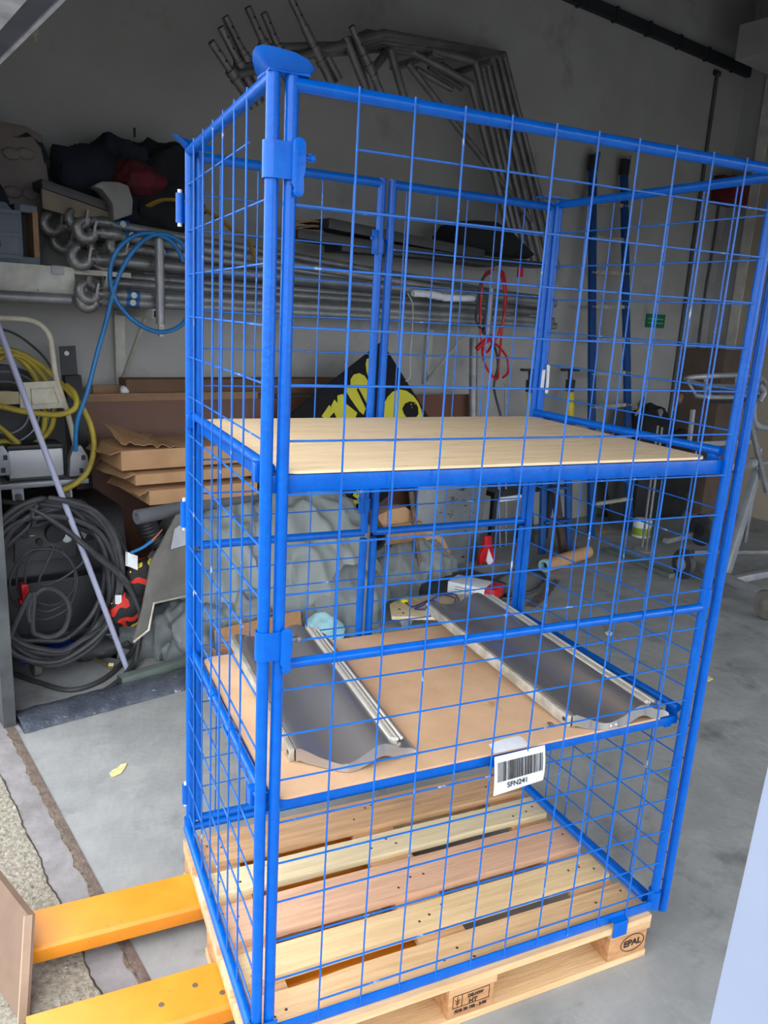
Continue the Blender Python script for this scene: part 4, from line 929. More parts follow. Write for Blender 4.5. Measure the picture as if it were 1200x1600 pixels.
sb = t.part('body', MB().uvbox(a.dot(U), b.dot(U), vT+.035, vT+.19, dz+.028, dz+.018+.155), mat('silver_panel', (188, 190, 194), (178, 180, 184), rough=.35, metal=.3), bevel=.012)
t.part('end_cap', MB().uvbox(a.dot(U)-.003, b.dot(U)+.003, vT+.032, vT+.193, dz+.173, dz+.195), DBLACK, bevel=.006)
t.part('end_cap', MB().uvbox(a.dot(U)-.003, b.dot(U)+.003, vT+.032, vT+.193, dz+.013, dz+.030), DBLACK, bevel=.006); t.done()
yh = [P(x, y, v=vv) for x, y, vv in ((98, 766, 2.78), (118, 756, 2.77), (138, 735, 2.77), (147, 700, 2.78), (143, 668, 2.8), (128, 636, 2.81), (108, 612, 2.84), (85, 590, 2.93), (60, 568, 2.96), (20, 548, 2.97), (-30, 545, 2.97), (-90, 590, 2.97), (-100, 660, 2.95), (-60, 720, 2.93), (0, 690, 2.93),
      (40, 700, 2.94), (62, 685, 2.95), (70, 650, 2.95), (60, 600, 2.97), (30, 560, 2.98), (-10, 552, 2.98), (-60, 600, 2.98), (-60, 690, 2.96), (0, 712, 2.94), (50, 695, 2.94), (78, 672, 2.94), (84, 640, 2.95), (75, 600, 2.96), (40, 560, 2.97), (0, 560, 2.97),
      (-40, 600, 2.9), (-30, 625, 2.82), (10, 637, 2.78), (50, 645, 2.775), (88, 648, 2.775), (112, 642, 2.775), (120, 630, 2.78), (116, 614, 2.81), (104, 602, 2.86))]
solo('yellow_hose', MB().tube(smoothpath(cu(yh), 6), .0145, 10), YELH, 'coil of dirty yellow hose hung over the trolley handle', 'hose')
yg = [P(x, y, v=2.90) for x, y in ((-20, 660), (0, 668), (18, 684), (28, 694), (5, 700), (-25, 712))]
solo('hose_end', MB().tube(smoothpath(yg, 5), .0145, 10), YELH, 'loose yellow hose end lying behind the grey metal box', 'hose')
c = W(.16, 3.22, P(0, 640, v=3.22).z)
t = Thing('cable_reel', 'dark grey cable reel half hidden behind the trolley handle', 'reel')
rl = t.part('drum', MB().lathe(c, c-V*.12, ((0, .08), (0.01, .24), (.1, .24), (.1, .2), (.9, .2), (.9, .24), (.99, .24), (1, .07)), 48), CHARC)
for r in (.21, .16, .11): t.sub(rl, 'groove', MB().tube([c-V*.122+(U*math.cos(q*math.pi/20)+ZZ*math.sin(q*math.pi/20))*r for q in range(40)], .006, 6, closed=True), GREYM)
t.done()
solo('black_wire', MB().tube(smoothpath([P(x, y, v=3.0) for x, y in ((-10, 512), (20, 520), (50, 540), (75, 566), (92, 600))], 6), .006, 8), RUBBER, 'thin black wire arching from the left edge behind the trolley handle', 'wire')
# black bar with holes
t = Thing('drilled_bar', 'black steel bar with two holes leaning on the wall by the trolley', 'bar')
qa = [P(92, 541, v=3.28), P(117, 540, v=3.28), P(132, 720, v=3.18), P(107, 720, v=3.18)]
k1 = t.part('plate', MB().prism(qa, -V*.01), DBLACK)
for x, y in ((104, 552), (107, 571)): c = P(x, y, v=3.262); t.sub(k1, 'bolt_hole', MB().lathe(c, c-V*.003, ((0, .013), (1, .013)), 14), PAPER)
b0 = P(98, 586, v=3.25); b1_ = P(124, 585, v=3.25); e0 = P(127, 860, v=3.09); e1 = P(153, 860, v=3.09)
def tofloor(a, b): s = a.z/(a.z-b.z); return a+(b-a)*s
t.part('beam', MB().prism([b0, b1_, tofloor(b1_, e1), tofloor(b0, e0)], -V*.04), DBLACK, bevel=.004); t.done()

# ================================================================== CARDBOARD, FOAM PIPE, MATS, GLOVES
def flatbox(pl, pr, hgt, depth, label, m, flapcol=CARD, torn=0, v=2.45):
    a = P(*pl, v=v); b = P(*pr, v=v); zb = min(a.z, b.z)
    a.z = b.z = zb
    t = Thing('cardboard_box', label, 'cardboard box', 'flattened boxes piled behind the cage corner')
    bx = t.part('box', MB().prism([a, b, b+ZZ*hgt, a+ZZ*hgt], V*depth), m, bevel=.003)
    fl = MB(); fl.grid(lambda s, q: a+ZZ*hgt+V*(depth*q)-U*(.055*s)-ZZ*(.05*s*(.4+.6*q))+ZZ*.01*noise.noise(Vector((s*5, q*7, zb*9))), 6, 8, (0, 0, .004)); t.part('flap', fl, flapcol)
    if torn:
        tm = MB(); tm.grid(lambda s, q: a+ZZ*(hgt+.006)+U*(.0+.30*s)+V*(depth*(q*(.7+.3*noise.noise(Vector((s*6, 1, 2))))))+ZZ*(.10*(1-s)*(.3+.7*q)+.02*noise.noise(Vector((s*9, q*6, 4)))), 14, 8, (0, 0, .004)); t.part('torn_sheet', tm, CARDE)
    t.done(); return zb+hgt
flatbox((234, 790), (402, 772), .075, .50, 'lowest flattened cardboard box of the pile behind the cage corner', CARD)
flatbox((212, 759), (400, 742), .055, .46, 'middle flattened cardboard box of the pile behind the cage corner', CARD, v=2.48)
flatbox((190, 733), (385, 722), .10, .40, 'uppermost torn cardboard box of the pile behind the cage corner', CARD, CARDE, 1, v=2.52)
solo('box_support', MB().uvbox(.98, 1.75, 2.55, 3.0, 0, P(234, 792, v=2.45).z-.003), CHARC, 'dark crate under the pile of flattened cardboard', 'crate', bevel=.01)
a = P(213, 808, v=2.40); b = a+U*.75+V*.14+ZZ*.02
solo('foam_pipe', MB().pipe(a, b, .037, .018, 20), FOAM, 'grey foam pipe sleeve poking out under the cardboard', 'pipe')
rb_ = MB()
pth = [P(x, y, v=2.66) for x, y in ((228, 812), (240, 838), (256, 848), (276, 836))]
sp = smoothpath(pth, 12); rb_.tube(sp, [.05+.006*(k % 2) for k in range(len(sp))], 12); solo('ribbed_duct', rb_, RUBBER, 'black ribbed duct hanging below the foam pipe', 'duct')
t = Thing('rubber_mat', 'grey moulded rubber mat leaning against the tarpaulin pile', 'mat')
mp_ = [P(x, y, v=2.34-.0006*(y-800)) for x, y in ((276, 806), (302, 796), (302, 928), (240, 942), (232, 984), (208, 1003), (222, 955), (236, 880))]
m0 = t.part('sheet', MB().prism(mp_, V*.014+ZZ*.004), MAT_, bevel=.003)
t.sub(m0, 'rim', MB().tube([p-V*.004 for p in mp_[2:6]], .006, 6), ALU, 'light worn rim'); t.sub(m0, 'inset', MB().prism([p-V*.006 for p in (P(266, 858, v=2.3), P(272, 826, v=2.32), P(300, 806, v=2.33), P(300, 848, v=2.31))], V*.004), GREYM); t.done()
t = Thing('work_gloves', 'red, yellow and black patterned work gloves stuffed beside the cable coil', 'gloves')
for k, (px, py, r) in enumerate(((226, 902, (.075, .05, .10)), (205, 945, (.085, .05, .085)), (190, 958, (.05, .04, .07)))):
    t.part('glove', MB().blob(P(px, py, v=2.36), r, .35, 9, 6+k, 26, 18), GLOVES)
t.part('label_paper', MB().grid(lambda s, q: P(196+18*s, 862+22*q+6*s, v=2.34)+V*.01*math.sin(s*5), 5, 5, (0, .002, 0)), PAPER, 'white paper tag'); t.part('label_paper', MB().grid(lambda s, q: P(180+10*s, 930+14*q, v=2.33), 4, 4, (0, .002, 0)), PAPER, 'white paper tag'); t.done()
t = Thing('cable_end', 'blue cable end with orange tip on the grey mat', 'cable')
t.part('sheath', MB().tube(smoothpath([P(x, y, v=2.30) for x, y in ((204, 864), (222, 856), (238, 845))], 5), .008, 8), BLUEH); t.part('tip', MB().tube([P(238, 845, v=2.30), P(254, 827, v=2.30)], [.006, .002], 8), mat('orange_tip', (190, 110, 80), rough=.5)); t.done()

# ================================================================== GREY TARPAULINS
def tarp(name_c, c, rad, seed, label, m, amp=.16, fr=2.6):
    solo('tarpaulin', MB().blob(c, rad, amp*1.1, fr*1.7, seed, 130, 70, floor=.0015, drape=.38), m, label, 'tarpaulin', 'grey tarpaulins heaped on the floor', smooth=60)
def tp(px, py, v, z): p = P(px, py, v=v); return W(p.dot(U), v, z)
tarp('main', tp(452, 860, 2.68, .18), (.56, .40, .60), 3, 'tallest mound of grey tarpaulin behind the cage', TARP, .17, 3.4)
tarp('left', tp(345, 830, 2.66, .12), (.40, .32, .62), 8, 'grey tarpaulin heap rising at the left behind the cage side', TARP, .2, 3.8)
tarp('low', tp(272, 985, 2.62, .02), (.34, .24, .30), 12, 'crumpled low grey tarpaulin spilling onto the floor left of the cage', TARPD, .26, 6.5)
tarp('low2', tp(360, 950, 2.46, .02), (.40, .20, .30), 17, 'low crumpled tarpaulin below the heap behind the cage side', TARPD, .26, 6.5)
tarp('front', tp(525, 960, 2.38, .02), (.34, .24, .34), 21, 'rounded bundle of dark grey tarpaulin behind the back cage posts', TARPD, .14, 3.2)
tarp('right', tp(628, 930, 2.72, .02), (.36, .26, .34), 27, 'tarpaulin bundle under the torn cardboard at the right of the heap', TARPD, .18, 4.2)
tarp('fold', tp(372, 792, 2.78, .40), (.36, .28, .36), 31, 'upper fold of tarpaulin under the cardboard boxes', TARP, .2, 4.5)
# carton with pale blue cloth behind the lower shelf
t = Thing('open_carton', 'open cardboard carton on the floor behind the lower shelf', 'carton')
c0 = W(.98, 1.98, 0); 
a = P(352, 985, v=2.0); b = P(470, 975, v=2.16); 
u0, u1 = a.dot(U), b.dot(U); zt_ = P(410, 985, v=2.15).z
t.part('body', MB().uvbox(u0, u1, 1.80, 2.14, 0, zt_-.06), CARD, bevel=.003)
t.part('flap', MB().prism([W(u0+.02, 2.14, zt_-.06), W(u1, 2.14, zt_-.06), W(u1, 2.17, zt_+.06), W(u0+.02, 2.17, zt_+.05)], V*.006), CARDE); t.part('flap', MB().prism([W(u0, 1.82, zt_-.06), W(u0, 2.12, zt_-.06), W(u0-.06, 2.10, zt_+.03), W(u0-.06, 1.84, zt_+.03)], -U*.005), CARD); t.done()
solo('pale_blue_cloth', MB().blob(P(508, 985, v=2.1)+ZZ*.0, (.10, .08, .09), .3, 9, 3, 40, 24), CYAN, 'pale blue cloth bundle stuffed beside the open carton', 'cloth')

# ================================================================== MIDDLE BACKGROUND
pz = .125
dl = [P(x, y, z=pz) for x, y in ((609, 943), (634, 932), (748, 927), (755, 946), (702, 964), (612, 963))]
t = Thing('wooden_dolly', 'pale plywood dolly on castors behind the lower shelf', 'dolly')
bd = t.part('board', MB().prism(dl, -ZZ*.022), BIRCH, bevel=.005)
c = P(737, 937, z=pz+.001); t.sub(bd, 'hand_hole', MB().prism([c+U*(.05*math.cos(k*math.pi/8))+V*(.02*math.sin(k*math.pi/8)) for k in range(16)], ZZ*.0015), DBLACK)
for x, y in ((635, 968), (720, 960), (648, 948)):
    c = P(x, y, z=.05); c.z = .05; k = t.part('castor', MB().lathe(c-V*.014, c+V*.014, ((0, .04), (.2, .048), (.8, .048), (1, .04)), 20), GREYM); t.sub(k, 'bracket', MB().box(c+ZZ*.04, (.04, .05, .02)), GREYM)
for x, y in ((624, 952), (630, 958)): c = P(x, y, z=pz); t.sub(bd, 'screw', MB().lathe(c, c+ZZ*.003, ((0, .008), (1, .006)), 8), DBLACK)
t.done()
pw = [P(x, y, z=pz+.012) for x, y in ((630, 938), (645, 948), (672, 938), (700, 948), (712, 936), (690, 930), (660, 946), (650, 952), (690, 950), (716, 940), (712, 930))]
solo('purple_wire', MB().tube(smoothpath(pw, 5), .005, 6), mat('violet_wire', (70, 60, 130), rough=.5), 'thin violet wire lying on the plywood dolly', 'wire')
solo('yellow_clip', MB().blob(P(632, 939, z=pz+.015), (.025, .02, .014), .2, 20, 2, 12, 8), YEL, 'small yellow clip on the plywood dolly', 'clip')
# zinc sheet
t0 = P(655, 700, v=3.0); t1 = P(770, 700, v=3.0); 
d0 = P(650, 885, v=2.86); d1 = P(743, 892, v=2.86)
solo('zinc_sheet', MB().prism([t0, t1, tofloor(t1, d1), tofloor(t0, d0)], V*.05), SHEETM, 'scuffed grey zinc panel standing behind the torn cardboard', 'panel', bevel=.006)
cp = [P(x, y, v=2.62) for x, y in ((588, 806), (612, 796), (634, 792), (652, 806), (664, 824), (694, 842), (704, 862), (700, 900), (668, 905), (640, 880), (612, 842))]
t = Thing('torn_carton', 'torn brown cardboard carton slumped on the tarpaulin behind the rusty bar', 'carton')
t.part('side', MB().prism(cp, V*.10), CARD, bevel=.004); t.part('flap', MB().grid(lambda s, q: P(598+60*s, 822+30*q-8*s, v=2.60)-V*(.05*math.sin(q*3)), 6, 6, (0, .005, 0)), CARDE); t.done()
a = P(642, 768, v=2.62); b = P(662, 938, v=2.48); solo('rusty_bar', MB().beam(a, tofloor(a, b), .03, .014), RUST, 'rusty flat bar standing upright in front of the torn carton', 'bar')
c = P(738, 915, z=.16)
t = Thing('white_box', 'white and red product box lying behind the right trim panel', 'box')
xa = (U*.86-V*.5).normalized(); ya = Vector((-xa.y, xa.x, 0))
vz = .17
pA = P(700, 908, z=vz); pB = P(757, 920, z=vz); pC = P(775, 903, z=vz); xa = (pB-pA).normalized(); ya = Vector((-xa.y, xa.x, 0))
Lb = (pB-pA).length; Wb = .17; hb = .075
wb = t.part('carton', MB().prism([pA-ZZ*hb, pB-ZZ*hb, pB+ya*Wb-ZZ*hb, pA+ya*Wb-ZZ*hb], ZZ*hb), PAPER, bevel=.002)
t.part('red_end', MB().prism([pB-ZZ*hb+xa*.0005, pB+xa*.07-ZZ*hb, pB+xa*.07+ya*Wb-ZZ*hb, pB+ya*Wb-ZZ*hb+xa*.0005], ZZ*(hb+.0005)), REDP, 'red end', bevel=.002)
for k in range(2): t.sub(wb, 'print_line', MB().beam(pA+xa*.05-ya*.001-ZZ*(.025+.018*k), pA+xa*(Lb-.06)-ya*.001-ZZ*(.025+.018*k), .002, .006), GREYM)
t.done()
solo('black_stand', MB().uvbox(pA.dot(U)-.05, pA.dot(U)+.50, pA.dot(V)-.06, pA.dot(V)+.30, .0, vz-hb-.002), RUBBER, 'low black rubber block under the white and red box', 'block', bevel=.02)
rs = [P(x, y, v=2.76) for x, y in ((758, 838), (769, 838), (770, 856), (776, 868), (775, 878), (765, 886), (756, 878), (749, 884), (750, 868), (757, 856))]
t = Thing('red_scoop', 'red plastic scoop with pale tip leaning beside the zinc panel', 'scoop')
t.part('blade', MB().prism(rs, V*.03), REDP, bevel=.006); t.part('tip', MB().prism([P(x, y, v=2.752) for x, y in ((764, 858), (771, 876), (765, 887), (760, 876))], V*.006), PAPER); t.done()
hl = ell(820, 915, 44, 20, 200, -150, 2.5, 14, -10, 1)
for p in hl: p.z = .014
solo('floor_hose', MB().tube(smoothpath([P(x, y, z=.014) for x, y in ((790, 930), (830, 925), (850, 908), (846, 895), (820, 890), (790, 896), (770, 915), (780, 935), (810, 932))], 6), .013, 8), RUBBER, 'short black hose curled on the floor behind the right cage post', 'hose')
solo('rust_sheet', MB().prism([P(x, y, z=.004) for x, y in ((822, 948), (852, 920), (866, 905), (874, 908), (858, 932), (836, 950))], ZZ*.006), RUST, 'rust brown offcut lying flat on the floor behind the cage', 'offcut')
a = P(852, 884, z=.055); b = P(918, 862, z=.055)
t = Thing('cardboard_tube', 'brown cardboard roll lying on the floor by the dark timber', 'roll'); t.part('tube', MB().pipe(a, b, .052, .045, 20), CARD); t.part('film_end', MB().pipe(a-(b-a).normalized()*.02, a+(b-a).normalized()*.03, .05, .03, 20), CYAN); t.done()
a = P(863, 735, v=2.9); b = P(886, 905, v=2.62); solo('dark_timber', MB().beam(a, tofloor(a, b), .07, .035), mat('dark_timber', (70, 56, 48), (50, 42, 38), rough=.8, stretch=(6, 6, 1)), 'dark timber leaning upright beside the blue stepladder', 'timber')
# galvanised pipes left of the props
for k, (px, y0, lb) in enumerate(((740, 528, 'mottled galvanised pipe standing beside the red and black cables'), (776, 650, 'thin grey rod behind the galvanised pipe'), (790, 600, 'thin grey rod left of the first yellow prop'))):
    a = P(px, y0, v=3.22); solo('galvanised_pipe', MB().tube([a, W(a.dot(U), 3.05, 0)], .032 if k == 0 else .008, 14), GALV, lb, 'pipe', 'pipes and rods standing on the wall')
def prop(px, py, lx, ly0, ly1, label):
    t = Thing('support_prop', label, 'support prop', 'telescopic props with T heads'); a = P(px, py, v=3.2); u = a.dot(U); top = a.z; base = W(u, 3.0, 0); ax = (base-a)
    t.part('head', MB().beam(a-U*.10, a+U*.10, .05, .02), DBLACK, bevel=.004); t.part('neck', MB().tube([a, a+ax*.06], .02, 10), DBLACK)
    t.part('trigger', MB().box(a+ax*.09, (.07, .05, .10)), DBLACK, bevel=.008); t.part('pole', MB().tube([a+ax*.05, base], .018, 12), DBLACK)
    t.part('yellow_sleeve', MB().tube([a+ax*.13, a+ax*.31], .036, 14), YEL, 'yellow label sleeve'); t.done()
prop(829, 578, 0, 0, 0, 'yellow sleeved support prop nearer the red and black cables')
prop(891, 578, 0, 0, 0, 'yellow sleeved support prop beside the tall blue ladder')
# tall ladder leaning on the wall
t = Thing('blue_ladder', 'tall blue fibreglass ladder leaning on the wall at the right', 'ladder')
tl, trr = P(926, 262, v=3.38), P(975, 268, v=3.38)
bl_, br_ = W(tl.dot(U)-.03, 2.92, 0), W(trr.dot(U)+.10, 2.92, 0)
for a, b in ((tl, bl_), (trr, br_)):
    s = t.part('stile', MB().beam(a, b, .075, .035, up=V), LBLUE, bevel=.004)
    for k in range(1, 11):
        q = a.lerp(b, k/11)-V*.024; t.sub(s, 'rivet', MB().lathe(q-U*.016, q-U*.016-V*.003, ((0, .009), (1, .008)), 8), ALU); t.sub(s, 'rivet', MB().lathe(q+U*.016, q+U*.016-V*.003, ((0, .009), (1, .008)), 8), ALU)
    t.part('end_cap', MB().beam(a+ZZ*.10, a-ZZ*.03, .085, .05, up=V), DBLACK, bevel=.006); t.part('hook', MB().prism([a+ZZ*.10-V*.03, a+ZZ*.10+V*.02, a+ZZ*.12+U*.08, a+ZZ*.09+U*.08], ZZ*.02), ALU)
for k in range(1, 11): t.part('rung', MB().beam(tl.lerp(bl_, k/11), trr.lerp(br_, k/11), .03, .03), ALU)
t.done()
# stepladder behind
t = Thing('blue_stepladder', 'blue stepladder standing behind the right rear cage post', 'stepladder')
f0, f1 = P(846, 868, z=.0), P(888, 862, z=.0); g0 = f0+V*.45+U*.2; g1 = f1+V*.45+U*.2; 
apx0, apx1 = (f0+g0)/2+ZZ*1.05+U*.04, (f1+g1)/2+ZZ*1.05-U*.02
for a, b in ((f0, apx0), (f1, apx1), (g0, apx0), (g1, apx1)): t.part('leg', MB().beam(a+ZZ*.012, b, .06, .03, up=V), LBLUE, bevel=.003)
for k in range(1, 4): t.part('step', MB().beam(f0.lerp(apx0, k/4), f1.lerp(apx1, k/4), .08, .02), LBLUE)
t.part('top_cap', MB().beam(apx0-U*.03, apx1+U*.03, .16, .05), LBLUE, bevel=.004); t.done()
t = Thing('dark_bench', 'dark bench with a pale edge strip behind the zinc panel', 'bench')
a = P(772, 780, v=3.1); t.part('top', MB().uvbox(a.dot(U)-.05, a.dot(U)+.75, 3.05, 3.4, a.z+.03, a.z+.07), DBLACK); t.part('edge_strip', MB().uvbox(a.dot(U), a.dot(U)+.28, 3.04, 3.05, a.z-.01, a.z+.025), PAPER)
for uu in (0, .66): t.part('leg', MB().uvbox(a.dot(U)+uu-.04, a.dot(U)+uu, 3.06, 3.1, 0, a.z+.03), DBLACK)
t.done()

# ================================================================== RIGHT SIDE
a = P(1113, 292, v=3.42); b = P(1125, 322, v=3.42)
t = Thing('hose_cabinet', 'dark red box mounted high on the wall near the end wall', 'cabinet')
hc = t.part('box', MB().uvbox(a.dot(U), ENDU-.02, 3.20, WALLV-.03, b.z, a.z+.09), MAROON, bevel=.006); t.part('cap', MB().uvbox(a.dot(U)+.05, a.dot(U)+.3, 3.34, WALLV, a.z+.052, a.z+.11), DARKT)
p = P(1122, 330, v=3.43); t.part('feed_cable', MB().tube(smoothpath([W(p.dot(U), 3.43, b.z), W(p.dot(U)+.01, 3.43, b.z-.35), W(p.dot(U)-.01, 3.43, b.z-.8), W(p.dot(U), 3.43, b.z-1.4)], 5), .012, 8), PIPEG); t.done()
a = P(1011, 490, v=WALLV-.01); b = P(1037, 513, v=WALLV-.01)
t = Thing('green_wall_sign', 'small green sign on the wall right of the blue ladder', 'sign')
gs = t.part('plate', MB().uvbox(a.dot(U), b.dot(U), WALLV-.012, WALLV, b.z, a.z), SIGNG)
for k in (.3, .6): t.sub(gs, 'pale_line', MB().uvbox(a.dot(U)+.03, b.dot(U)-.03, WALLV-.014, WALLV-.012, b.z+(a.z-b.z)*k, b.z+(a.z-b.z)*k+.012), mat('pale_green', (120, 196, 160), rough=.5))
t.done()
# dark panel, bags, chrome stands
a0 = P(948, 745, v=3.2); 
solo('grey_board', MB().prism([P(x, y, v=3.12) for x, y in ((940, 690), (1012, 690), (1004, 828), (975, 836), (958, 832))], V*.04), CHARC, 'dark grey panel leaning on the wall behind the chrome stand', 'panel')
for px, py, rx, rz, sd, lb in ((1012, 668, .22, .20, 5, 'black tool bag piled at the wall behind the shelf corner'), (1045, 745, .20, .40, 9, 'tall black bag standing on the floor behind the chrome stand')):
    c = P(px, py, v=3.1); solo('black_tool_bag', MB().blob(W(c.dot(U), 3.1, c.z if sd == 5 else .38), (rx, .18, rz), .34, 5, sd, 30, 20, floor=.002), BLACKC, lb, 'bag', 'black bags by the wall')
solo('bag_stack', MB().uvbox(P(990, 700, v=3.1).dot(U), P(1030, 700, v=3.1).dot(U), 3.0, 3.35, 0, P(1010, 700, v=3.1).z), DBLACK, 'black case standing under the piled tool bag', 'case', bevel=.03)
for px, py, mt_ in ((1000, 632, BRASS), (1058, 626, BROWNE), (1026, 650, GREYM)):
    c = P(px, py, v=3.0); solo('hand_tool', MB().lathe(c-ZZ*.1-U*.05, c+ZZ*.06+U*.06, ((0, .012), (.5, .016), (.55, .035), (.9, .03), (1, .012)), 12), mt_, {1000: 'brass coloured tool lying on the black tool bag', 1058: 'tool with wooden handle resting above the black bags', 1026: 'grey metal tool sticking out of the black tool bag'}[px], 'tool', 'tools on the black bags')
t = Thing('chrome_stand', 'thin twin chrome stand on the floor behind the right cage side', 'stand')
for (x0, y0), (x1, y1) in (((1024, 690), (1003, 857)), ((1030, 690), (1009, 862))):
    b = P(x1, y1, z=.0); a = P(x0, y0, y=b.y+.02); t.part('pole', MB().tube([b+ZZ*.01, Vector((b.x+.01, b.y+.02, 1.05))], .010, 10), GALV)
b = P(1006, 860, z=0); t.part('base', MB().lathe(b, b+ZZ*.012, ((0, .09), (1, .08)), 20), GREYM); t.done()
c = P(1003, 833, z=.0)
t = Thing('paint_tin', 'small white and green tin on the floor behind the chrome stand', 'tin'); c = P(1001, 838, z=0); t.part('can', MB().lathe(c, c+ZZ*.16, ((0, .075), (.02, .08), (.97, .08), (1, .075)), 24), PAPER); t.part('green_band', MB().lathe(c+ZZ*.02, c+ZZ*.09, ((0, .0806), (1, .0806)), 24), mat('lime_band', (150, 180, 60), rough=.5)); t.done()
a = P(950, 858, z=.02); b = P(1050, 900, z=.02); solo('floor_profile', MB().beam(a, b, .06, .035), GREENG, 'grey green profile bar lying on the floor behind the right cage side', 'profile')
# grey lift trolley
t = Thing('lift_trolley', 'grey tubular lift trolley on castors at the right edge', 'trolley')
zb = .08
n1 = P(1122, 897, z=zb); n2 = P(1215, 938, z=zb); n3 = P(1070, 876, z=zb); n4 = P(1215, 864, z=zb+.02)
t.part('base_bar', MB().beam(n3, n2, .06, .05), GREYM, bevel=.004); t.part('base_bar', MB().beam(n1+(n2-n1)*.25, n1+(n2-n1)*.25+U*1.0-V*.1, .05, .05), GREYM, bevel=.004)
n5 = P(1040, 845, z=zb); n6 = P(1110, 826, z=zb); t.part('base_bar', MB().beam(n5, n6, .05, .04), GREYM)
hub = P(1140, 895, z=zb)
mast_t = P(1183, 735, v=hub.dot(V)+.06); mast_b = P(1134, 896, z=zb)
t.part('mast', MB().beam(mast_b, mast_t, .075, .05, up=V), GREYM, bevel=.004)
m2 = P(1160, 870, v=2.1); m2t = P(1190, 700, v=2.1); t.part('rear_mast', MB().tube([Vector((m2.x, m2.y, .02)), Vector((m2.x, m2.y, m2t.z))], .018, 10), GALV)
nn = P(1158, 862, z=.02); t.part('rear_bar', MB().beam(nn-U*.4+V*.2, nn+U*.5-V*.25, .04, .03), GALV)
for x, y, r, mt_ in ((1068, 881, .115, GREYM), (1096, 828, .14, DBLACK), (1198, 945, .10, CASTOR)):
    c = P(x, y, z=r); ax = (n2-n3).normalized(); sd = Vector((-ax.y, ax.x, 0))
    c = Vector((c.x, c.y, r))
    w = t.part('wheel', MB().lathe(c-sd*.025, c+sd*.025, ((0, r*.45), (.02, r*.62), (.06, r*.9), (.3, r), (.7, r), (.94, r*.9), (.98, r*.62), (1, r*.45)), 28), RUBBER if mt_ is not CASTOR else CASTOR)
    t.sub(w, 'hub', MB().lathe(c-sd*.032, c+sd*.032, ((0, r*.3), (.2, r*.55), (.8, r*.55), (1, r*.3)), 20), mt_)
vB = hub.dot(V)+.05
a = P(1152, 729, v=vB); b = P(1205, 722, v=vB); t.part('cross_clamp', MB().tube([a, b], .016, 10), GREYM); c = P(1172, 724, v=vB-.03); t.part('clamp_ring', MB().lathe(c-U*.04, c+U*.04, ((0, .04), (1, .04)), 16), GREYM, bevel=0); t.part('clamp_end', MB().box(a-U*.02, (.06, .04, .045)), CHROME, bevel=.004)
t.part('brace', MB().beam(P(1166, 632, v=vB), P(1198, 768, v=vB-.05), .04, .025, up=V), GALV, bevel=.003)
t.part('curved_arm', MB().tube(smoothpath([P(x, y, v=vB+.02) for x, y in ((1177, 618), (1176, 648), (1182, 664), (1198, 668), (1215, 669))], 6), .028, 12), GREYM)
# basket on top
rimp = [P(x, y, v=vB+dv) for x, y, dv in ((1072, 592, .1), (1100, 588, .0), (1150, 586, -.05), (1188, 590, -.02), (1192, 602, .12), (1150, 603, .2), (1100, 602, .2))]
t.part('basket_rim', MB().tube(smoothpath(rimp, 5, True), .018, 10, closed=True), GREYM)
lowp = [P(x, y, v=vB+dv) for x, y, dv in ((1088, 618, .08), (1110, 620, .02), (1150, 620, -.02), (1186, 614, .0), (1186, 622, .1), (1150, 626, .15), (1105, 626, .15))]
t.part('basket_rim', MB().tube(smoothpath(lowp, 5, True), .014, 8, closed=True), GREYM)
for k in range(7): t.part('basket_bar', MB().tube([rimp[k], lowp[k]], .010, 8), GREYM)
t.part('basket_floor', MB().prism([p-ZZ*.02 for p in lowp], ZZ*.012), CHARC); t.part('basket_handle', MB().tube(smoothpath([P(x, y, v=vB-.03) for x, y in ((1186, 600), (1194, 612), (1186, 628))], 5), .02, 8), GREYM)
t.part('basket_post', MB().beam(P(1083, 640, v=vB+.1), P(1076, 700, v=vB+.1), .03, .02, up=V), GREYM)
t.part('cross_beam', MB().beam(P(1085, 694, v=vB+.15), P(1176, 690, v=vB+.15), .03, .035), GREYM); t.done()
a = P(1163, 440, u=ENDU-.02)
solo('board_stack', MB().uvbox(P(1075, 700, v=3.2).dot(U), ENDU-.08, 2.95, 3.38, 0, P(1100, 545, v=3.2).z), mat('dull_brown_board', (104, 88, 78), (92, 78, 68), rough=.8), 'tall dull brown board stack standing at the end of the wall', 'board stack')

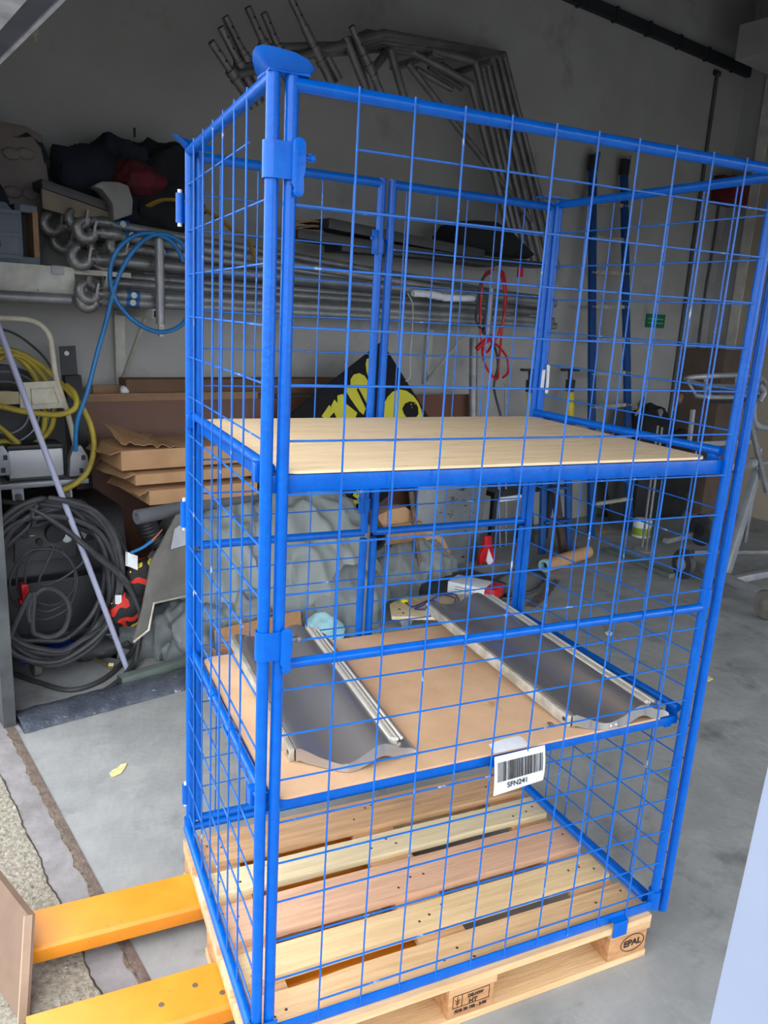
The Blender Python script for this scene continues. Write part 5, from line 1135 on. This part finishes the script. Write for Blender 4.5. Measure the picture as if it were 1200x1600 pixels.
# ================================================================== FLOOR DETAILS
q0, q1_ = P(38, 1147, z=0), P(296, 1077, z=0); d_ = (q1_-q0).normalized(); sd_ = Vector((-d_.y, d_.x, 0)); wd = (P(15, 1117, z=0)-q0).dot(sd_)
L_ = (q1_-q0).length*1.25
def wrapb(a, b):
    ang = b*math.pi; n = 1+.10*noise.noise(Vector((a*14, b*4, 3))); return q0+d_*(a*L_)+sd_*(wd/2-math.cos(ang)*wd/2*n)+ZZ*(.002+math.sin(ang)*.035*n)
wm = MB(); wm.grid(wrapb, 60, 12); wm.grid(lambda a, b: q0+d_*(a*L_)+sd_*(wd*b)+ZZ*.0015, 2, 2)
solo('wrapped_bar', wm, WRAP, 'dark film wrapped bar lying on the floor along the gate line', 'bar', smooth=50)
a = P(187, 1064, z=.03); b = P(310, 1028, z=.03); t = Thing('glass_strip', 'greenish square profile lying on the floor behind the wrapped bar', 'profile')
t.part('profile', MB().beam(a, b, .055, .045), GREENG, bevel=.003); t.part('end_face', MB().beam(a-(b-a).normalized()*.001, a+(b-a).normalized()*.001, .05, .04), CHARC); t.done()
def flake(px, py, pts, m, lb, nm='paint_flake', cat='flake'):
    solo(nm, MB().prism([P(px+x, py+y, z=.001) for x, y in pts], ZZ*.003), m, lb, cat)
flake(185, 1205, [(-14, 4), (-8, -2), (-2, -4), (4, -10), (14, -12), (10, -4), (4, 4), (-4, 8), (-10, 10)], CHIP, 'cream paint flake on the bare floor left of the cage')
flake(951, 989, [(-6, 0), (0, -3), (7, 0), (4, 4), (-3, 3)], PAPER, 'small white scrap on the floor seen through the right cage side', 'paper_scrap', 'scrap')
flake(1105, 1060, [(-8, 2), (0, -4), (9, 1), (2, 5)], CHIP, 'small tan scrap on the floor right of the cage', 'paper_scrap', 'scrap')
flake(932, 832, [(-12, 2), (2, -6), (16, -8), (18, -3), (4, 4)], CARD, 'cardboard scrap on the floor below the blue ladder', 'cardboard_scrap', 'scrap')
c = P(56, 50, v=WALLV-.004)
solo('cobweb_fluff', MB().prism([P(56+x, 52+y, v=WALLV-.004) for x, y in ((-1, -14), (2, -8), (6, -5), (2, -2), (5, 2), (1, 3), (2, 13), (-1, 13), (-2, 4), (-6, 2), (-2, -2), (-3, -7))], V*.003), mat('pale_fluff', (226, 216, 190), rough=.9), 'pale fluff stuck high on the wall at the left', 'fluff')
solo('wall_scar', MB().prism([P(x, y, v=WALLV-.002) for x, y in ((208, 200), (212, 199), (212, 214), (209, 216))], V*.001), DARKT, 'short dark scar on the wall above the black clothes', 'mark')
